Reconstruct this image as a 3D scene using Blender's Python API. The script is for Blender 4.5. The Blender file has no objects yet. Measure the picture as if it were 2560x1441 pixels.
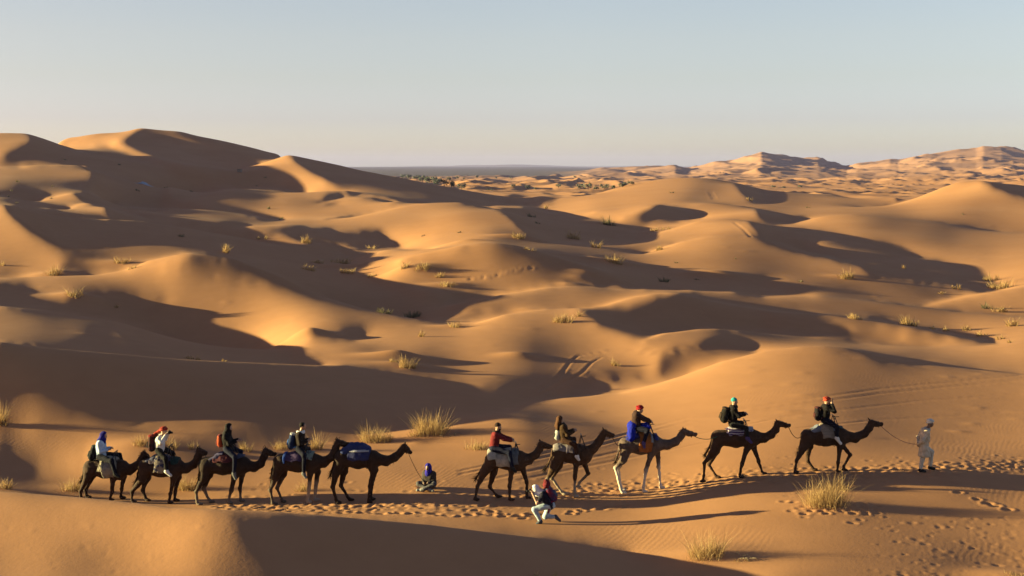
import bpy, math, random
import numpy as np

# ------------------------------------------------------------------ camera, sky, sun, exposure
scene = bpy.context.scene
F = 3000.0      # focal length in photo pixels (photo is 2560 wide)
HY = 418.0      # photo row of the true horizon
CH = 11.0       # camera height above the caravan's ground
TE = 0.13       # tangent of the sun's elevation
KS = -0.05       # the sun stands a little behind the scene, of due left

cam_data = bpy.data.cameras.new('camera')
cam = bpy.data.objects.new('camera', cam_data)
scene.collection.objects.link(cam)
cam.location = (0, 0, CH)
cam.rotation_euler = (math.pi / 2, 0, 0)
cam_data.sensor_width = 36.0
cam_data.lens = 36.0 * F / 2560.0
cam_data.shift_y = -(720.5 - HY) / 2560.0
cam_data.clip_start = 0.5
cam_data.clip_end = 60000.0
scene.camera = cam

SUN_DIR = np.array([-1.0, -KS, TE * math.sqrt(1 + KS * KS)])
SUN_EL = math.atan2(SUN_DIR[2], math.hypot(SUN_DIR[0], SUN_DIR[1]))
SUN_AZ = math.atan2(SUN_DIR[0], SUN_DIR[1])     # clockwise from +Y

world = bpy.data.worlds.new('World')
scene.world = world
world.use_nodes = True
wn = world.node_tree.nodes
wl = world.node_tree.links
wn.clear()
sky = wn.new('ShaderNodeTexSky')
sky.sky_type = 'NISHITA'
sky.sun_disc = False
sky.sun_elevation = SUN_EL
sky.sun_rotation = SUN_AZ
sky.altitude = 700.0
sky.air_density = 1.0
sky.dust_density = 1.2
sky.ozone_density = 4.0
bg = wn.new('ShaderNodeBackground')
bg.inputs['Strength'].default_value = 0.0505
wo = wn.new('ShaderNodeOutputWorld')
# dusty desert air: whiter and pinker than the clean-air model, most of all towards the horizon
tcw = wn.new('ShaderNodeTexCoord'); sep = wn.new('ShaderNodeSeparateXYZ')
wl.new(tcw.outputs['Generated'], sep.inputs[0])
ramp = wn.new('ShaderNodeValToRGB')
stops = [(0.0, (2.12, 1.90, 1.98)), (.015, (1.93, 1.54, 1.50)), (.039, (1.82, 1.265, 1.26)), (.073, (2.09, 1.245, .995)), (.106, (2.40, 1.305, .94)), (.15, (2.64, 1.37, .93)), (.42, (2.1, 1.10, .86))]
while len(ramp.color_ramp.elements) < len(stops): ramp.color_ramp.elements.new(.5)
for e, (p_, c_) in zip(ramp.color_ramp.elements, stops): e.position = p_; e.color = (*[q / 2.7 for q in c_], 1)
wl.new(sep.outputs['Z'], ramp.inputs['Fac'])
mulw = wn.new('ShaderNodeVectorMath'); mulw.operation = 'MULTIPLY'
wl.new(sky.outputs[0], mulw.inputs[0]); wl.new(ramp.outputs['Color'], mulw.inputs[1])
sclw = wn.new('ShaderNodeVectorMath'); sclw.operation = 'SCALE'; sclw.inputs['Scale'].default_value = 2.7
wl.new(mulw.outputs[0], sclw.inputs[0])
# the dust evens the sky out towards the sun's side
mrw = wn.new('ShaderNodeMapRange'); mrw.inputs[1].default_value = -0.9; mrw.inputs[2].default_value = 0.05
mrw.inputs[3].default_value = 0.60; mrw.inputs[4].default_value = 1.0
wl.new(sep.outputs['X'], mrw.inputs[0])
scl2 = wn.new('ShaderNodeVectorMath'); scl2.operation = 'SCALE'
wl.new(sclw.outputs[0], scl2.inputs[0]); wl.new(mrw.outputs[0], scl2.inputs['Scale'])
wl.new(scl2.outputs[0], bg.inputs[0])
wl.new(bg.outputs[0], wo.inputs[0])

sun_data = bpy.data.lights.new('sun', 'SUN')
sun_data.energy = 5.0
sun_data.angle = math.radians(0.5)
sun_data.color = (1.0, 0.87, 0.395)
sun = bpy.data.objects.new('sun', sun_data)
scene.collection.objects.link(sun)
sun.location = (-200, 0, 60)
from mathutils import Vector
sun.rotation_euler = Vector(SUN_DIR).to_track_quat('Z', 'Y').to_euler()

scene.view_settings.view_transform = 'Standard'
scene.view_settings.look = 'None'
scene.view_settings.exposure = 2.38
scene.view_settings.gamma = 1.0
scene.view_settings.use_curve_mapping = False
scene.render.engine = 'CYCLES'
scene.cycles.volume_bounces = 0
scene.cycles.max_bounces = 6
COL = scene.collection
rng = np.random.default_rng(7)
random.seed(7)

# ------------------------------------------------------------------ small helpers
def tag(o, label=None, cat=None, group=None, kind=None):
    if label: o['label'] = label
    if cat: o['category'] = cat
    if group: o['group'] = group
    if kind: o['kind'] = kind
    return o

def empty(name, loc, label=None, cat=None, group=None):
    o = bpy.data.objects.new(name, None)
    o.empty_display_size = 0.2
    COL.objects.link(o)
    o.location = loc
    return tag(o, label, cat, group)

def mesh_obj(name, verts, faces, mat, parent=None, smooth=True, attr=None):
    me = bpy.data.meshes.new(name)
    verts = np.asarray(verts, np.float32)
    if isinstance(faces, np.ndarray):
        n, k = faces.shape
        me.vertices.add(len(verts)); me.vertices.foreach_set('co', verts.ravel())
        me.loops.add(n * k); me.loops.foreach_set('vertex_index', faces.astype(np.int32).ravel())
        me.polygons.add(n)
        me.polygons.foreach_set('loop_start', np.arange(0, n * k, k, dtype=np.int32))
        me.polygons.foreach_set('loop_total', np.full(n, k, np.int32))
        me.update(calc_edges=True)
    else:
        me.from_pydata([tuple(map(float, v)) for v in verts], [], faces)
    if smooth:
        me.polygons.foreach_set('use_smooth', np.ones(len(me.polygons), bool))
    if attr:
        for an, av in attr.items():
            a = me.attributes.new(an, 'FLOAT', 'POINT')
            a.data.foreach_set('value', np.asarray(av, np.float32))
    me.validate()
    me.materials.append(mat)
    o = bpy.data.objects.new(name, me)
    COL.objects.link(o)
    if parent: o.parent = parent
    return o

class MB:
    """collects simple shapes of one part"""
    def __init__(s): s.v = []; s.f = []
    def add(s, v, f):
        b = len(s.v); s.v += [tuple(map(float, q)) for q in v]; s.f += [tuple(i + b for i in q) for q in f]
    def box(s, c, size, yaw=0.0, tilt=0.0, bev=0.12):
        """box with chamfered vertical and top edges"""
        sx, sy, sz = [q / 2 for q in size]
        b = bev * min(size)
        ring = [(-sx + b, -sy), (sx - b, -sy), (sx, -sy + b), (sx, sy - b), (sx - b, sy), (-sx + b, sy), (-sx, sy - b), (-sx, -sy + b)]
        lev = [(-sz, .93), (-sz + b, 1), (sz - b, 1), (sz, .93)]
        V = []; Fc = []
        for z, k in lev:
            for x, y in ring:
                X, Y, Z = x * k, y * k, z
                X, Z = X * math.cos(tilt) + Z * math.sin(tilt), -X * math.sin(tilt) + Z * math.cos(tilt)
                X, Y = X * math.cos(yaw) - Y * math.sin(yaw), X * math.sin(yaw) + Y * math.cos(yaw)
                V.append((c[0] + X, c[1] + Y, c[2] + Z))
        for l in range(3):
            for i in range(8):
                j = (i + 1) % 8
                Fc.append((l * 8 + i, l * 8 + j, l * 8 + 8 + j, l * 8 + 8 + i))
        Fc.append(tuple(range(7, -1, -1))); Fc.append(tuple(range(24, 32)))
        s.add(V, Fc)
    def tube(s, pts, rad, n=6):
        P = [np.array(p, float) for p in pts]
        if not hasattr(rad, '__len__'): rad = [rad] * len(P)
        V = []; Fc = []
        for i, p in enumerate(P):
            t = P[min(i + 1, len(P) - 1)] - P[max(i - 1, 0)]
            t = t / (np.linalg.norm(t) + 1e-9)
            a = np.cross(t, (0, 1, 0.13)); a /= np.linalg.norm(a) + 1e-9
            b = np.cross(t, a)
            for k in range(n):
                w = 2 * math.pi * k / n
                V.append(p + rad[i] * (math.cos(w) * a + math.sin(w) * b))
        for i in range(len(P) - 1):
            for k in range(n):
                j = (k + 1) % n
                Fc.append((i * n + k, i * n + j, i * n + n + j, i * n + n + k))
        Fc.append(tuple(range(n - 1, -1, -1))); m = (len(P) - 1) * n
        Fc.append(tuple(range(m, m + n)))
        s.add(V, Fc)
    def build(s, name, mat, parent=None, smooth=True):
        return mesh_obj(name, s.v, s.f, mat, parent, smooth)

# ------------------------------------------------------------------ materials
def new_mat(name):
    m = bpy.data.materials.new(name); m.use_nodes = True
    nt = m.node_tree; b = nt.nodes['Principled BSDF']
    return m, nt.nodes, nt.links, b

def cloth_mat(name, col, col2=None, scale=60.0, rough=0.9, bump=0.3, kind='noise', axis='X', freq=8.0, thr=0.5):
    """cloth: woven noise, or stripes of two colours along an object axis"""
    m, n, l, b = new_mat(name)
    b.inputs['Roughness'].default_value = rough
    b.inputs['Specular IOR Level'].default_value = 0.15
    tc = n.new('ShaderNodeTexCoord')
    no = n.new('ShaderNodeTexNoise'); no.inputs['Scale'].default_value = scale; no.inputs['Detail'].default_value = 3
    l.new(tc.outputs['Object'], no.inputs['Vector'])
    c2 = col2 or tuple(c * 0.72 for c in col)
    if kind == 'stripe':
        w = n.new('ShaderNodeTexWave'); w.bands_direction = axis; w.inputs['Scale'].default_value = freq
        w.inputs['Distortion'].default_value = 1.2; w.inputs['Detail'].default_value = 1; w.inputs['Detail Scale'].default_value = 2
        l.new(tc.outputs['Object'], w.inputs['Vector'])
        r = n.new('ShaderNodeValToRGB'); r.color_ramp.interpolation = 'LINEAR'
        r.color_ramp.elements[0].position = thr - .04; r.color_ramp.elements[1].position = thr + .04
        r.color_ramp.elements[0].color = (*col, 1); r.color_ramp.elements[1].color = (*c2, 1)
        l.new(w.outputs['Fac'], r.inputs['Fac']); src = r.outputs['Color']
    elif kind == 'patch':
        v = n.new('ShaderNodeTexVoronoi'); v.inputs['Scale'].default_value = freq
        l.new(tc.outputs['Object'], v.inputs['Vector'])
        r = n.new('ShaderNodeValToRGB')
        r.color_ramp.elements[0].position = thr - .05; r.color_ramp.elements[1].position = thr + .05
        r.color_ramp.elements[0].color = (*col, 1); r.color_ramp.elements[1].color = (*c2, 1)
        l.new(v.outputs['Distance'], r.inputs['Fac']); src = r.outputs['Color']
    else:
        r = n.new('ShaderNodeValToRGB')
        r.color_ramp.elements[0].position = .35; r.color_ramp.elements[1].position = .7
        r.color_ramp.elements[0].color = (*c2, 1); r.color_ramp.elements[1].color = (*col, 1)
        n2 = n.new('ShaderNodeTexNoise'); n2.inputs['Scale'].default_value = 9.0; n2.inputs['Detail'].default_value = 4
        l.new(tc.outputs['Object'], n2.inputs['Vector'])
        l.new(n2.outputs['Fac'], r.inputs['Fac']); src = r.outputs['Color']
    l.new(src, b.inputs['Base Color'])
    n3 = n.new('ShaderNodeTexNoise'); n3.inputs['Scale'].default_value = 14.0; n3.inputs['Detail'].default_value = 5
    l.new(tc.outputs['Object'], n3.inputs['Vector'])
    bp = n.new('ShaderNodeBump'); bp.inputs['Strength'].default_value = bump; bp.inputs['Distance'].default_value = 0.03
    l.new(n3.outputs['Fac'], bp.inputs['Height']); l.new(bp.outputs['Normal'], b.inputs['Normal'])
    return m

_mc = {}
def cloth(name, col, col2=None, **k):
    if name not in _mc:
        if not name.startswith('hill'): col = tuple(q * .58 for q in col); col2 = tuple(q * .58 for q in col2) if col2 else None
        _mc[name] = cloth_mat(name, col, col2, **k)
    return _mc[name]

def skin_mat(name, col):
    m, n, l, b = new_mat(name)
    b.inputs['Roughness'].default_value = 0.55
    tc = n.new('ShaderNodeTexCoord'); no = n.new('ShaderNodeTexNoise'); no.inputs['Scale'].default_value = 22
    l.new(tc.outputs['Object'], no.inputs['Vector'])
    r = n.new('ShaderNodeValToRGB')
    r.color_ramp.elements[0].color = (col[0] * .8, col[1] * .75, col[2] * .72, 1); r.color_ramp.elements[1].color = (*col, 1)
    l.new(no.outputs['Fac'], r.inputs['Fac']); l.new(r.outputs['Color'], b.inputs['Base Color'])
    return m
SKIN = skin_mat('skin', (.30, .17, .11)); SKIN_D = skin_mat('skin_dark', (.14, .075, .048))

def sand_material():
    m, n, l, b = new_mat('sand')
    b.inputs['Roughness'].default_value = 0.95
    b.inputs['Specular IOR Level'].default_value = 0.1
    geo = n.new('ShaderNodeNewGeometry')
    def noise(scale, detail=4, rough=.55, vec=None):
        t = n.new('ShaderNodeTexNoise'); t.inputs['Scale'].default_value = scale
        t.inputs['Detail'].default_value = detail; t.inputs['Roughness'].default_value = rough
        l.new(vec or geo.outputs['Position'], t.inputs['Vector']); return t
    big = noise(0.045, 5, .6); mid = noise(0.9, 5, .6); fine = noise(9.0, 4, .7)
    r = n.new('ShaderNodeValToRGB')
    r.color_ramp.elements[0].position = .3; r.color_ramp.elements[1].position = .72
    r.color_ramp.elements[0].color = (SAND[0] * .90, SAND[1] * .86, SAND[2] * .82, 1)
    r.color_ramp.elements[1].color = (SAND[0] * 1.04, SAND[1] * 1.05, SAND[2] * 1.06, 1)
    l.new(big.outputs['Fac'], r.inputs['Fac'])
    mx = n.new('ShaderNodeMix'); mx.data_type = 'RGBA'; mx.blend_type = 'OVERLAY'; mx.inputs['Factor'].default_value = .10
    l.new(r.outputs['Color'], mx.inputs[6])
    l.new(mid.outputs['Fac'], mx.inputs[7])
    # dark heavy grains in the trodden strip and in ripple troughs (attribute "dark"), black gravel plain (attribute "gravel")
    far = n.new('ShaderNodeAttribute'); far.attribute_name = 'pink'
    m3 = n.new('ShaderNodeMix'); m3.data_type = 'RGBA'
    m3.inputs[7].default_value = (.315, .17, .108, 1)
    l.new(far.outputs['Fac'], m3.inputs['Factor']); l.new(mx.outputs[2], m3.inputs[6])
    at = n.new('ShaderNodeAttribute'); at.attribute_name = 'gravel'
    m2 = n.new('ShaderNodeMix'); m2.data_type = 'RGBA'
    m2.inputs[7].default_value = (.085, .068, .075, 1)
    l.new(at.outputs['Fac'], m2.inputs['Factor']); l.new(m3.outputs[2], m2.inputs[6])
    l.new(m2.outputs[2], b.inputs['Base Color'])
    # ripples and grain (attribute "near" fades them out with distance)
    near = n.new('ShaderNodeAttribute'); near.attribute_name = 'near'
    rip = n.new('ShaderNodeTexWave'); rip.bands_direction = 'X'; rip.inputs['Scale'].default_value = 1.7
    rip.inputs['Distortion'].default_value = 9.0; rip.inputs['Detail'].default_value = 2; rip.inputs['Detail Scale'].default_value = .35
    mp = n.new('ShaderNodeMapping'); mp.inputs['Rotation'].default_value = (0, 0, math.radians(24))
    l.new(geo.outputs['Position'], mp.inputs['Vector']); l.new(mp.outputs['Vector'], rip.inputs['Vector'])
    msk = noise(0.16, 2, .5)
    mr = n.new('ShaderNodeMapRange'); mr.inputs[1].default_value = .54; mr.inputs[2].default_value = .72
    l.new(msk.outputs['Fac'], mr.inputs[0])
    mu = n.new('ShaderNodeMath'); mu.operation = 'MULTIPLY'
    l.new(rip.outputs['Fac'], mu.inputs[0]); l.new(mr.outputs[0], mu.inputs[1])
    mu1 = n.new('ShaderNodeMath'); mu1.operation = 'MULTIPLY'; mu1.inputs[1].default_value = .22
    l.new(mu.outputs[0], mu1.inputs[0])
    ad = n.new('ShaderNodeMath'); ad.operation = 'ADD'
    l.new(mu1.outputs[0], ad.inputs[0])
    fm = n.new('ShaderNodeMath'); fm.operation = 'MULTIPLY'; fm.inputs[1].default_value = .55
    l.new(fine.outputs['Fac'], fm.inputs[0]); l.new(fm.outputs[0], ad.inputs[1])
    mu2 = n.new('ShaderNodeMath'); mu2.operation = 'MULTIPLY'
    l.new(ad.outputs[0], mu2.inputs[0]); l.new(near.outputs['Fac'], mu2.inputs[1])
    bp = n.new('ShaderNodeBump'); bp.inputs['Strength'].default_value = 1.0; bp.inputs['Distance'].default_value = 0.010
    l.new(mu2.outputs[0], bp.inputs['Height'])
    bp2 = n.new('ShaderNodeBump'); bp2.inputs['Strength'].default_value = 1.0; bp2.inputs['Distance'].default_value = 0.008
    l.new(mid.outputs['Fac'], bp2.inputs['Height']); l.new(bp.outputs['Normal'], bp2.inputs['Normal'])
    l.new(bp2.outputs['Normal'], b.inputs['Normal'])
    return m
SAND = (.348, .172, .082)
SAND_MAT = sand_material()
# ------------------------------------------------------------------ terrain survey
# name: (gap fraction, [(px,py,d)...])
CRESTS=[
 ('front_left',6.5,[(-640,1225,35),(0,1228,33.8),(200,1243,33),(350,1258,32.1),(430,1268,31.5),(520,1272,31),(700,1280,31.2),(800,1287,31.5),(1060,1310,32.6),(1340,1345,33.5),(1580,1396,33.8)]),
 ('A',5,[(1340,1000,60),(1550,985,62),(1690,945,63.5),(1800,905,64.5),(1900,880,65.5),(2000,866,66),(2060,865,66),(2120,870,66),(2200,890,65),(2330,912,64),(2450,925,63),(2560,935,62),(3200,960,60)]),
 ('C',5,[(-640,880,57),(-300,850,54.5),(-150,850,52),(0,857,51.5),(150,872,53),(300,885,54.3),(450,898,56.3),(600,905,58.5),(720,910,60.5),(870,915,62.5)]),
 ('D',6,[(-640,795,74),(0,765,76),(105,775,77),(299,806,79),(387,834,80),(457,856,79.5),(562,873,78),(731,875,76)]),
 ('B',4,[(1608,850,76.5),(1660,834,79.5),(1748,822,83.5),(1801,822,85),(1871,829,86.5),(1941,838,87),(2012,847,87),(2152,862,86),(2328,868,84.5),(2469,864,83),(2560,853,83),(3200,840,82)]),
 ('H',5,[(1173,817,84),(1257,787,87),(1362,773,90),(1450,771,91.5),(1503,766,93),(1573,745,96),(1626,735,97.5),(1700,734,98),(1765,750,97.5),(1836,764,97),(1941,780,96.5),(2082,790,96),(2187,803,95),(2293,820,93),(2398,841,91),(2497,861,89)]),
 ('E',8,[(-640,725,99),(0,695,100),(246,687,102),(316,674,103),(369,652,104),(450,635,105),(510,635,105),(580,645,104),(703,690,101),(800,738,97),(900,770,93),(1011,792,90),(1130,812,87)]),
 ('G',5,[(1053,773,100),(1151,762,102),(1257,736,105),(1362,720,108),(1433,716,110),(1538,723,111),(1700,727,112),(1836,732,113),(1906,743,113),(2012,740,115),(2047,739,115),(2187,753,114),(2293,767,112),(2398,780,110),(2560,792,108),(3200,810,106)]),
 ('R1',5,[(2300,768,118),(2381,750,122),(2469,732,125),(2560,718,127),(3200,690,130)]),
 ('F',8,[(1000,650,124),(1067,632,126),(1152,614,127),(1197,608,128),(1239,608,128),(1292,614,128),(1345,628,127),(1415,648,126),(1480,668,124),(1540,690,122)]),
 ('T',6,[(870,655,142),(916,641,146),(958,627,150),(993,623,151),(1046,627,151),(1095,632,150)]),
 ('Q',12,[(-640,575,136),(0,510,140),(53,520,141),(105,534,142),(158,543,144),(281,550,150),(334,551,152),(397,559,153),(506,578,153),(600,594,152),(703,616,150)]),
 ('I',10,[(1600,640,158),(1695,606,165),(1765,592,168),(1801,588,170),(1864,588,170),(1906,595,169),(1941,603,168),(2012,628,165),(2100,650,160)]),
 ('U1',10,[(130,538,180),(158,525,184),(204,509,190),(225,507,190),(246,514,189),(264,528,188)]),
 ('J',12,[(1600,593,200),(1660,578,207),(1695,568,210),(1748,552,213),(1801,548,215),(1836,548,215),(1871,553,214),(1920,568,210)]),
 ('U2',10,[(49,518,205),(105,500,210),(158,488,214),(183,482,215),(197,490,214)]),
 ('K',12,[(1966,561,232),(2012,552,236),(2047,543,239),(2082,538,240),(2135,536,241),(2223,543,240),(2328,554,238),(2398,563,236),(2469,578,232),(2560,584,230),(3200,590,225)]),
 ('P',14,[(800,552,210),(870,545,216),(941,531,222),(1011,515,228),(1081,507,232),(1152,506,233),(1187,512,232),(1222,519,231),(1250,529,229),(1285,545,225)]),
 ('DD',10,[(387,548,222),(422,539,228),(457,532,233),(527,530,235),(598,535,234),(650,546,230),(700,551,226)]),
 ('O',12,[(1486,528,268),(1556,521,272),(1609,512,276),(1644,511,277),(1700,521,272)]),
 ('O2',12,[(1720,516,285),(1748,510,290),(1801,510,290),(1853,515,288),(1889,522,284)]),
 ('EE',8,[(264,518,250),(299,515,252),(351,520,252),(422,525,250),(503,529,246)]),
 ('CC',12,[(800,510,268),(853,499,274),(888,494,278),(923,495,278),(958,503,274),(990,515,268)]),
 ('BB',8,[(773,492,320),(819,486,325),(844,490,323),(865,496,320)]),
 ('V',22,[(-640,445,295),(0,418,300),(70,414,302),(141,412,304),(190,412,305),(211,415,304),(229,426,300),(237,440,294)]),
 ('AA',16,[(404,502,322),(457,495,328),(510,481,335),(555,472,340),(580,475,340),(650,472,341),(703,474,341),(773,492,332)]),
 ('M',20,[(2150,522,325),(2223,515,330),(2293,494,338),(2363,466,345),(2398,455,348),(2434,452,350),(2469,455,350),(2560,464,348),(3200,520,330)]),
 ('N',25,[(1398,513,400),(1450,500,410),(1521,475,425),(1591,457,435),(1660,447,440),(1730,444,441),(1783,447,440),(1836,457,436),(1906,473,428),(1959,484,422),(1994,487,420),(2082,485,420),(2135,498,412),(2187,506,405),(2258,510,400)]),
 ('Z',30,[(562,425,412),(598,425,414),(640,412,417),(680,400,419),(721,386,420),(773,397,420),(844,412,420),(905,427,420),(1011,447,420),(1116,468,420),(1222,489,420),(1327,507,420),(1394,513,420)]),
 ('Y',60,[(137,356,500),(218,337,506),(253,332,508),(299,331,510),(327,326,510),(351,319,510),(404,325,510),(453,328,510),(492,339,510),(562,353,510),(633,370,510),(703,391,510),(800,420,510),(1000,470,510)]),
 ('X',22,[(-640,352,385),(0,333,390),(63,333,391),(70,335,391),(105,346,393),(137,356,395)]),
]
SH=[ # shadow outlines
 [(480,1277),(520,1275),(800,1287),(1060,1310),(1340,1345),(1700,1425),(1760,1445),(2000,1520),(760,1520),(700,1441),(620,1345)],
 # C face
 [(-160,840),(0,857),(150,872),(300,885),(450,898),(600,905),(720,910),(870,916),(1000,936),(1130,955),(1250,975),(1340,990),(1320,1003),(1240,1030),(1130,1050),(1090,1085),(800,1110),(340,1090),(140,1085),(50,1060),(0,1050),(-160,1040)],
 [(-50,1100),(80,1098),(160,1105),(230,1115),(200,1140),(130,1160),(60,1170),(-50,1165)],
 # D right
 [(250,795),(299,806),(387,834),(457,856),(562,873),(731,876),(725,905),(600,903),(450,893),(380,872),(310,838)],
 # in front of E
 [(-100,700),(0,706),(60,712),(150,752),(290,768),(360,790),(400,820),(470,838),(600,855),(740,873),(731,876),(562,873),(457,856),(299,806),(0,765),(-100,755)],
 [(180,732),(245,728),(300,730),(360,742),(430,750),(370,768),(290,770),(190,752)],
 [(760,830),(800,826),(900,822),(925,832),(890,848),(780,852)],
 # E dome
 [(404,666),(440,660),(480,640),(510,636),(580,646),(703,692),(800,740),(850,757),(703,722),(598,701),(457,676)],
 [(0,516),(18,532),(53,564),(105,599),(158,627),(211,641),(260,650),(320,672),(340,668),(369,652),(450,635),(510,635),(580,645),(703,690),(800,738),(900,770),(1011,792),(1130,806),(1250,788),(1300,778),(1053,773),(1116,762),(1046,745),(976,725),(923,697),(870,681),(800,676),(795,665),(870,655),(920,637),(853,632),(860,627),(800,613),(745,617),(640,600),(506,578),(397,560),(281,550),(158,543),(53,520)],
 [(150,660),(180,650),(300,650),(320,668),(310,678),(200,690),(145,690)],
 [(-60,670),(0,680),(70,692),(-60,696)],
 [(580,578),(640,570),(745,571),(846,577),(951,580),(1011,623),(905,622),(860,615),(780,608),(700,592),(620,583)],
 [(267,518),(316,532),(380,549),(457,557),(576,557),(612,564),(580,571),(506,578),(397,559),(281,550),(264,528)],
 [(183,482),(246,490),(316,497),(415,514),(404,524),(316,518),(264,518),(240,510),(211,504),(193,492)],
 [(70,335),(105,346),(137,356),(155,361),(169,365),(218,367),(260,361),(267,365),(316,379),(380,404),(422,423),(446,434),(464,449),(480,452),(541,472),(492,488),(467,495),(420,500),(430,470),(410,485),(404,502),(380,502),(246,488),(183,482),(214,483),(229,458),(237,440),(211,415),(141,412),(0,418),(-160,420),(-160,400),(0,388),(46,372),(76,360),(80,345)],
 [(351,319),(404,325),(453,328),(492,339),(562,353),(633,370),(703,391),(660,405),(620,420),(598,425),(562,425),(492,418),(422,404),(351,384),(316,370),(292,356),(323,342),(338,328)],
 [(721,386),(773,397),(844,412),(905,427),(1011,447),(1116,468),(1222,489),(1327,507),(1394,513),(1327,511),(1292,514),(1204,514),(1152,507),(1011,507),(912,493),(879,488),(844,476),(809,451),(756,419),(724,391)],
 [(819,488),(844,490),(861,497),(837,509),(812,511),(805,500)],
 [(605,537),(650,543),(724,550),(680,552),(650,547)],
 [(958,503),(990,515),(1011,516),(980,512)],
 # right of P
 [(1240,521),(1310,520),(1345,520),(1398,536),(1468,546),(1503,551),(1619,570),(1591,584),(1450,593),(1363,603),(1327,590),(1296,565),(1275,545),(1250,529)],
 [(1648,513),(1700,521),(1730,529),(1755,544),(1700,552),(1610,553),(1549,547),(1591,538),(1620,527)],
 [(1889,522),(1906,529),(1959,540),(2029,545),(1976,560),(1934,557),(1900,545)],
 [(1836,458),(1906,473),(1915,490),(1922,505),(1880,505),(1862,490)],
 [(2448,454),(2560,464),(2900,495),(2900,540),(2560,494),(2504,477)],
 [(1864,552),(1880,556),(1960,572),(2060,580),(2150,597),(2230,612),(2300,640),(2335,648),(2200,646),(2120,642),(2012,628),(1941,603),(1906,595),(1890,575)],
 [(1864,588),(1906,595),(1941,603),(2012,627),(2187,647),(2345,652),(2416,672),(2458,687),(2504,725),(2448,734),(2363,715),(2258,700),(2180,688),(2152,668),(2082,652),(1990,630)],
 # right of F
 [(1292,614),(1345,628),(1415,641),(1530,650),(1600,664),(1700,680),(1790,695),(1955,695),(1880,705),(2030,742),(1906,743),(1836,732),(1700,727),(1560,722),(1545,705),(1480,668),(1415,648)],
 # H
 [(1440,776),(1520,769),(1585,763),(1640,748),(1700,737),(1765,752),(1836,766),(1890,776),(1905,800),(1925,818),(1890,833),(1830,826),(1750,822),(1690,827),(1608,850),(1573,843),(1500,815),(1480,795)],
 [(1650,885),(1690,872),(1730,864),(1765,851),(1811,845),(1846,850),(1882,862),(1890,882),(1800,905),(1690,945),(1640,930)],
 [(2130,874),(2200,890),(2330,912),(2280,910),(2200,900)],
 [(2130,790),(2200,796),(2330,825),(2440,845),(2497,861),(2440,856),(2330,836),(2200,808)],
]
LIT=[(480,1340,1.3),(560,1400,1.3),(600,1441,1.2),(300,1441,2.8),(50,1400,4.5),(50,1300,3.0),(200,1350,3),(100,1245,2.0),(300,1275,1.5),(450,1290,1.3),(400,1330,1.7),(450,1400,2.6),(300,1400,3.3),(550,1430,1.5),(620,1300,1),(900,1290,1.5),(1200,1280,2),(1600,1270,2),(1900,1300,2.2),(2200,1300,2.5),(2450,1250,2.5),(2400,1400,2.3),(1900,1420,2),(2100,1150,3),(2450,1100,3.2),(2500,1180,2.8),
(1300,1100,3.3),(1500,1040,3.4),(1650,1000,3.3),(1800,950,3.3),(1950,900,3.3),(2050,890,3.2),(2150,920,3),(2100,950,2.6),(2300,960,3.3),(2500,970,3),(2000,1000,3.6),(2300,1050,3.2),(1700,1150,3),(1400,1180,3),(1100,1150,3.5),(1000,1200,2.7),(700,1200,2.7),(450,1170,2.9),(300,1130,3),(100,1180,3.5),(200,1085,3),(60,1070,3),
(1100,960,3),(1300,940,3),(1200,870,4),(1000,870,4.3),(850,890,4),(1400,840,4.3),(1300,800,4),(1500,830,3.8),(1450,960,3.3),(1550,940,2.5),(1650,960,3.2),
(1400,790,3.5),(1650,742,4.5),(1200,770,3),(1350,745,3),(1500,735,3.2),(1750,745,3),(2000,760,3.2),(1930,750,4),(2150,775,2.6),(2050,790,2.4),(2000,820,2),(2150,830,2),(2300,845,2),(1950,860,2),(2100,850,2),(2450,890,3.5),(2530,870,4),(2200,890,3),(2400,910,3),
(2500,750,4),(2540,760,3.5),(2400,775,3),(2500,800,3),(2350,800,2.3),(1700,640,4),(1850,610,3.3),(1900,650,3),(2050,680,3.2),(2200,710,3),(1700,700,3),(1950,720,3),(2100,735,2.6),(1600,660,4),(1550,640,4),
(1200,640,5.4),(1300,660,5),(1150,680,4.5),(1050,700,4),(1350,700,4.3),(1150,740,3.8),(1000,650,4.3),(1430,690,4.5),(1100,540,5),(1000,560,4.6),(1200,570,4),(1100,600,3.3),(1250,590,3),(850,530,4.8),(900,510,5),(700,540,4.5),
(1760,570,5),(1700,590,4.6),(2080,555,4),(2200,570,3),(2350,600,3),(2450,620,3.5),(2530,650,4.3),(2550,600,3.5),(2400,480,5),(2350,510,4.6),(2480,510,4.5),(2450,550,3.8),(2540,530,4.2),(1600,480,3.5),(1700,455,3.6),(1750,480,2.2),(1500,505,3.2),(2050,500,4),(1950,510,3.5),(2150,515,3.8),(1450,510,4),(1600,530,4.6),(1780,520,4.2),(1400,530,3.8),(1500,570,3.6),
(430,650,4.5),(350,690,2.6),(200,705,2.4),(550,720,4),(650,740,5),(450,720,3.5),(500,790,4),(700,800,3.6),(750,840,3),(850,800,2),(900,830,2.6),(1000,830,3),(1100,830,3.2),(150,725,2.5),(50,800,4),(150,820,3.6),(250,850,2.4),(350,870,1.6),(400,880,1.2),
(20,560,5),(60,600,4.6),(100,640,3),(150,670,2),(60,670,2.5),(240,680,1.5),(50,450,5),(180,440,5),(150,500,4.6),(220,530,5),(100,500,4),(30,360,4.5),(200,350,3.6),(300,340,4.2),(400,410,4),(520,440,3.2),(600,450,3),(700,420,4.4),(760,460,4),(650,465,3),(820,480,3.5),(560,490,4.8),(700,500,4.8),(450,505,4.2),(350,525,4.2),(500,545,4.4),(650,560,4),(620,580,2.5),(950,645,4.5),(1000,640,4.5),(860,670,4.5)]
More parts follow.
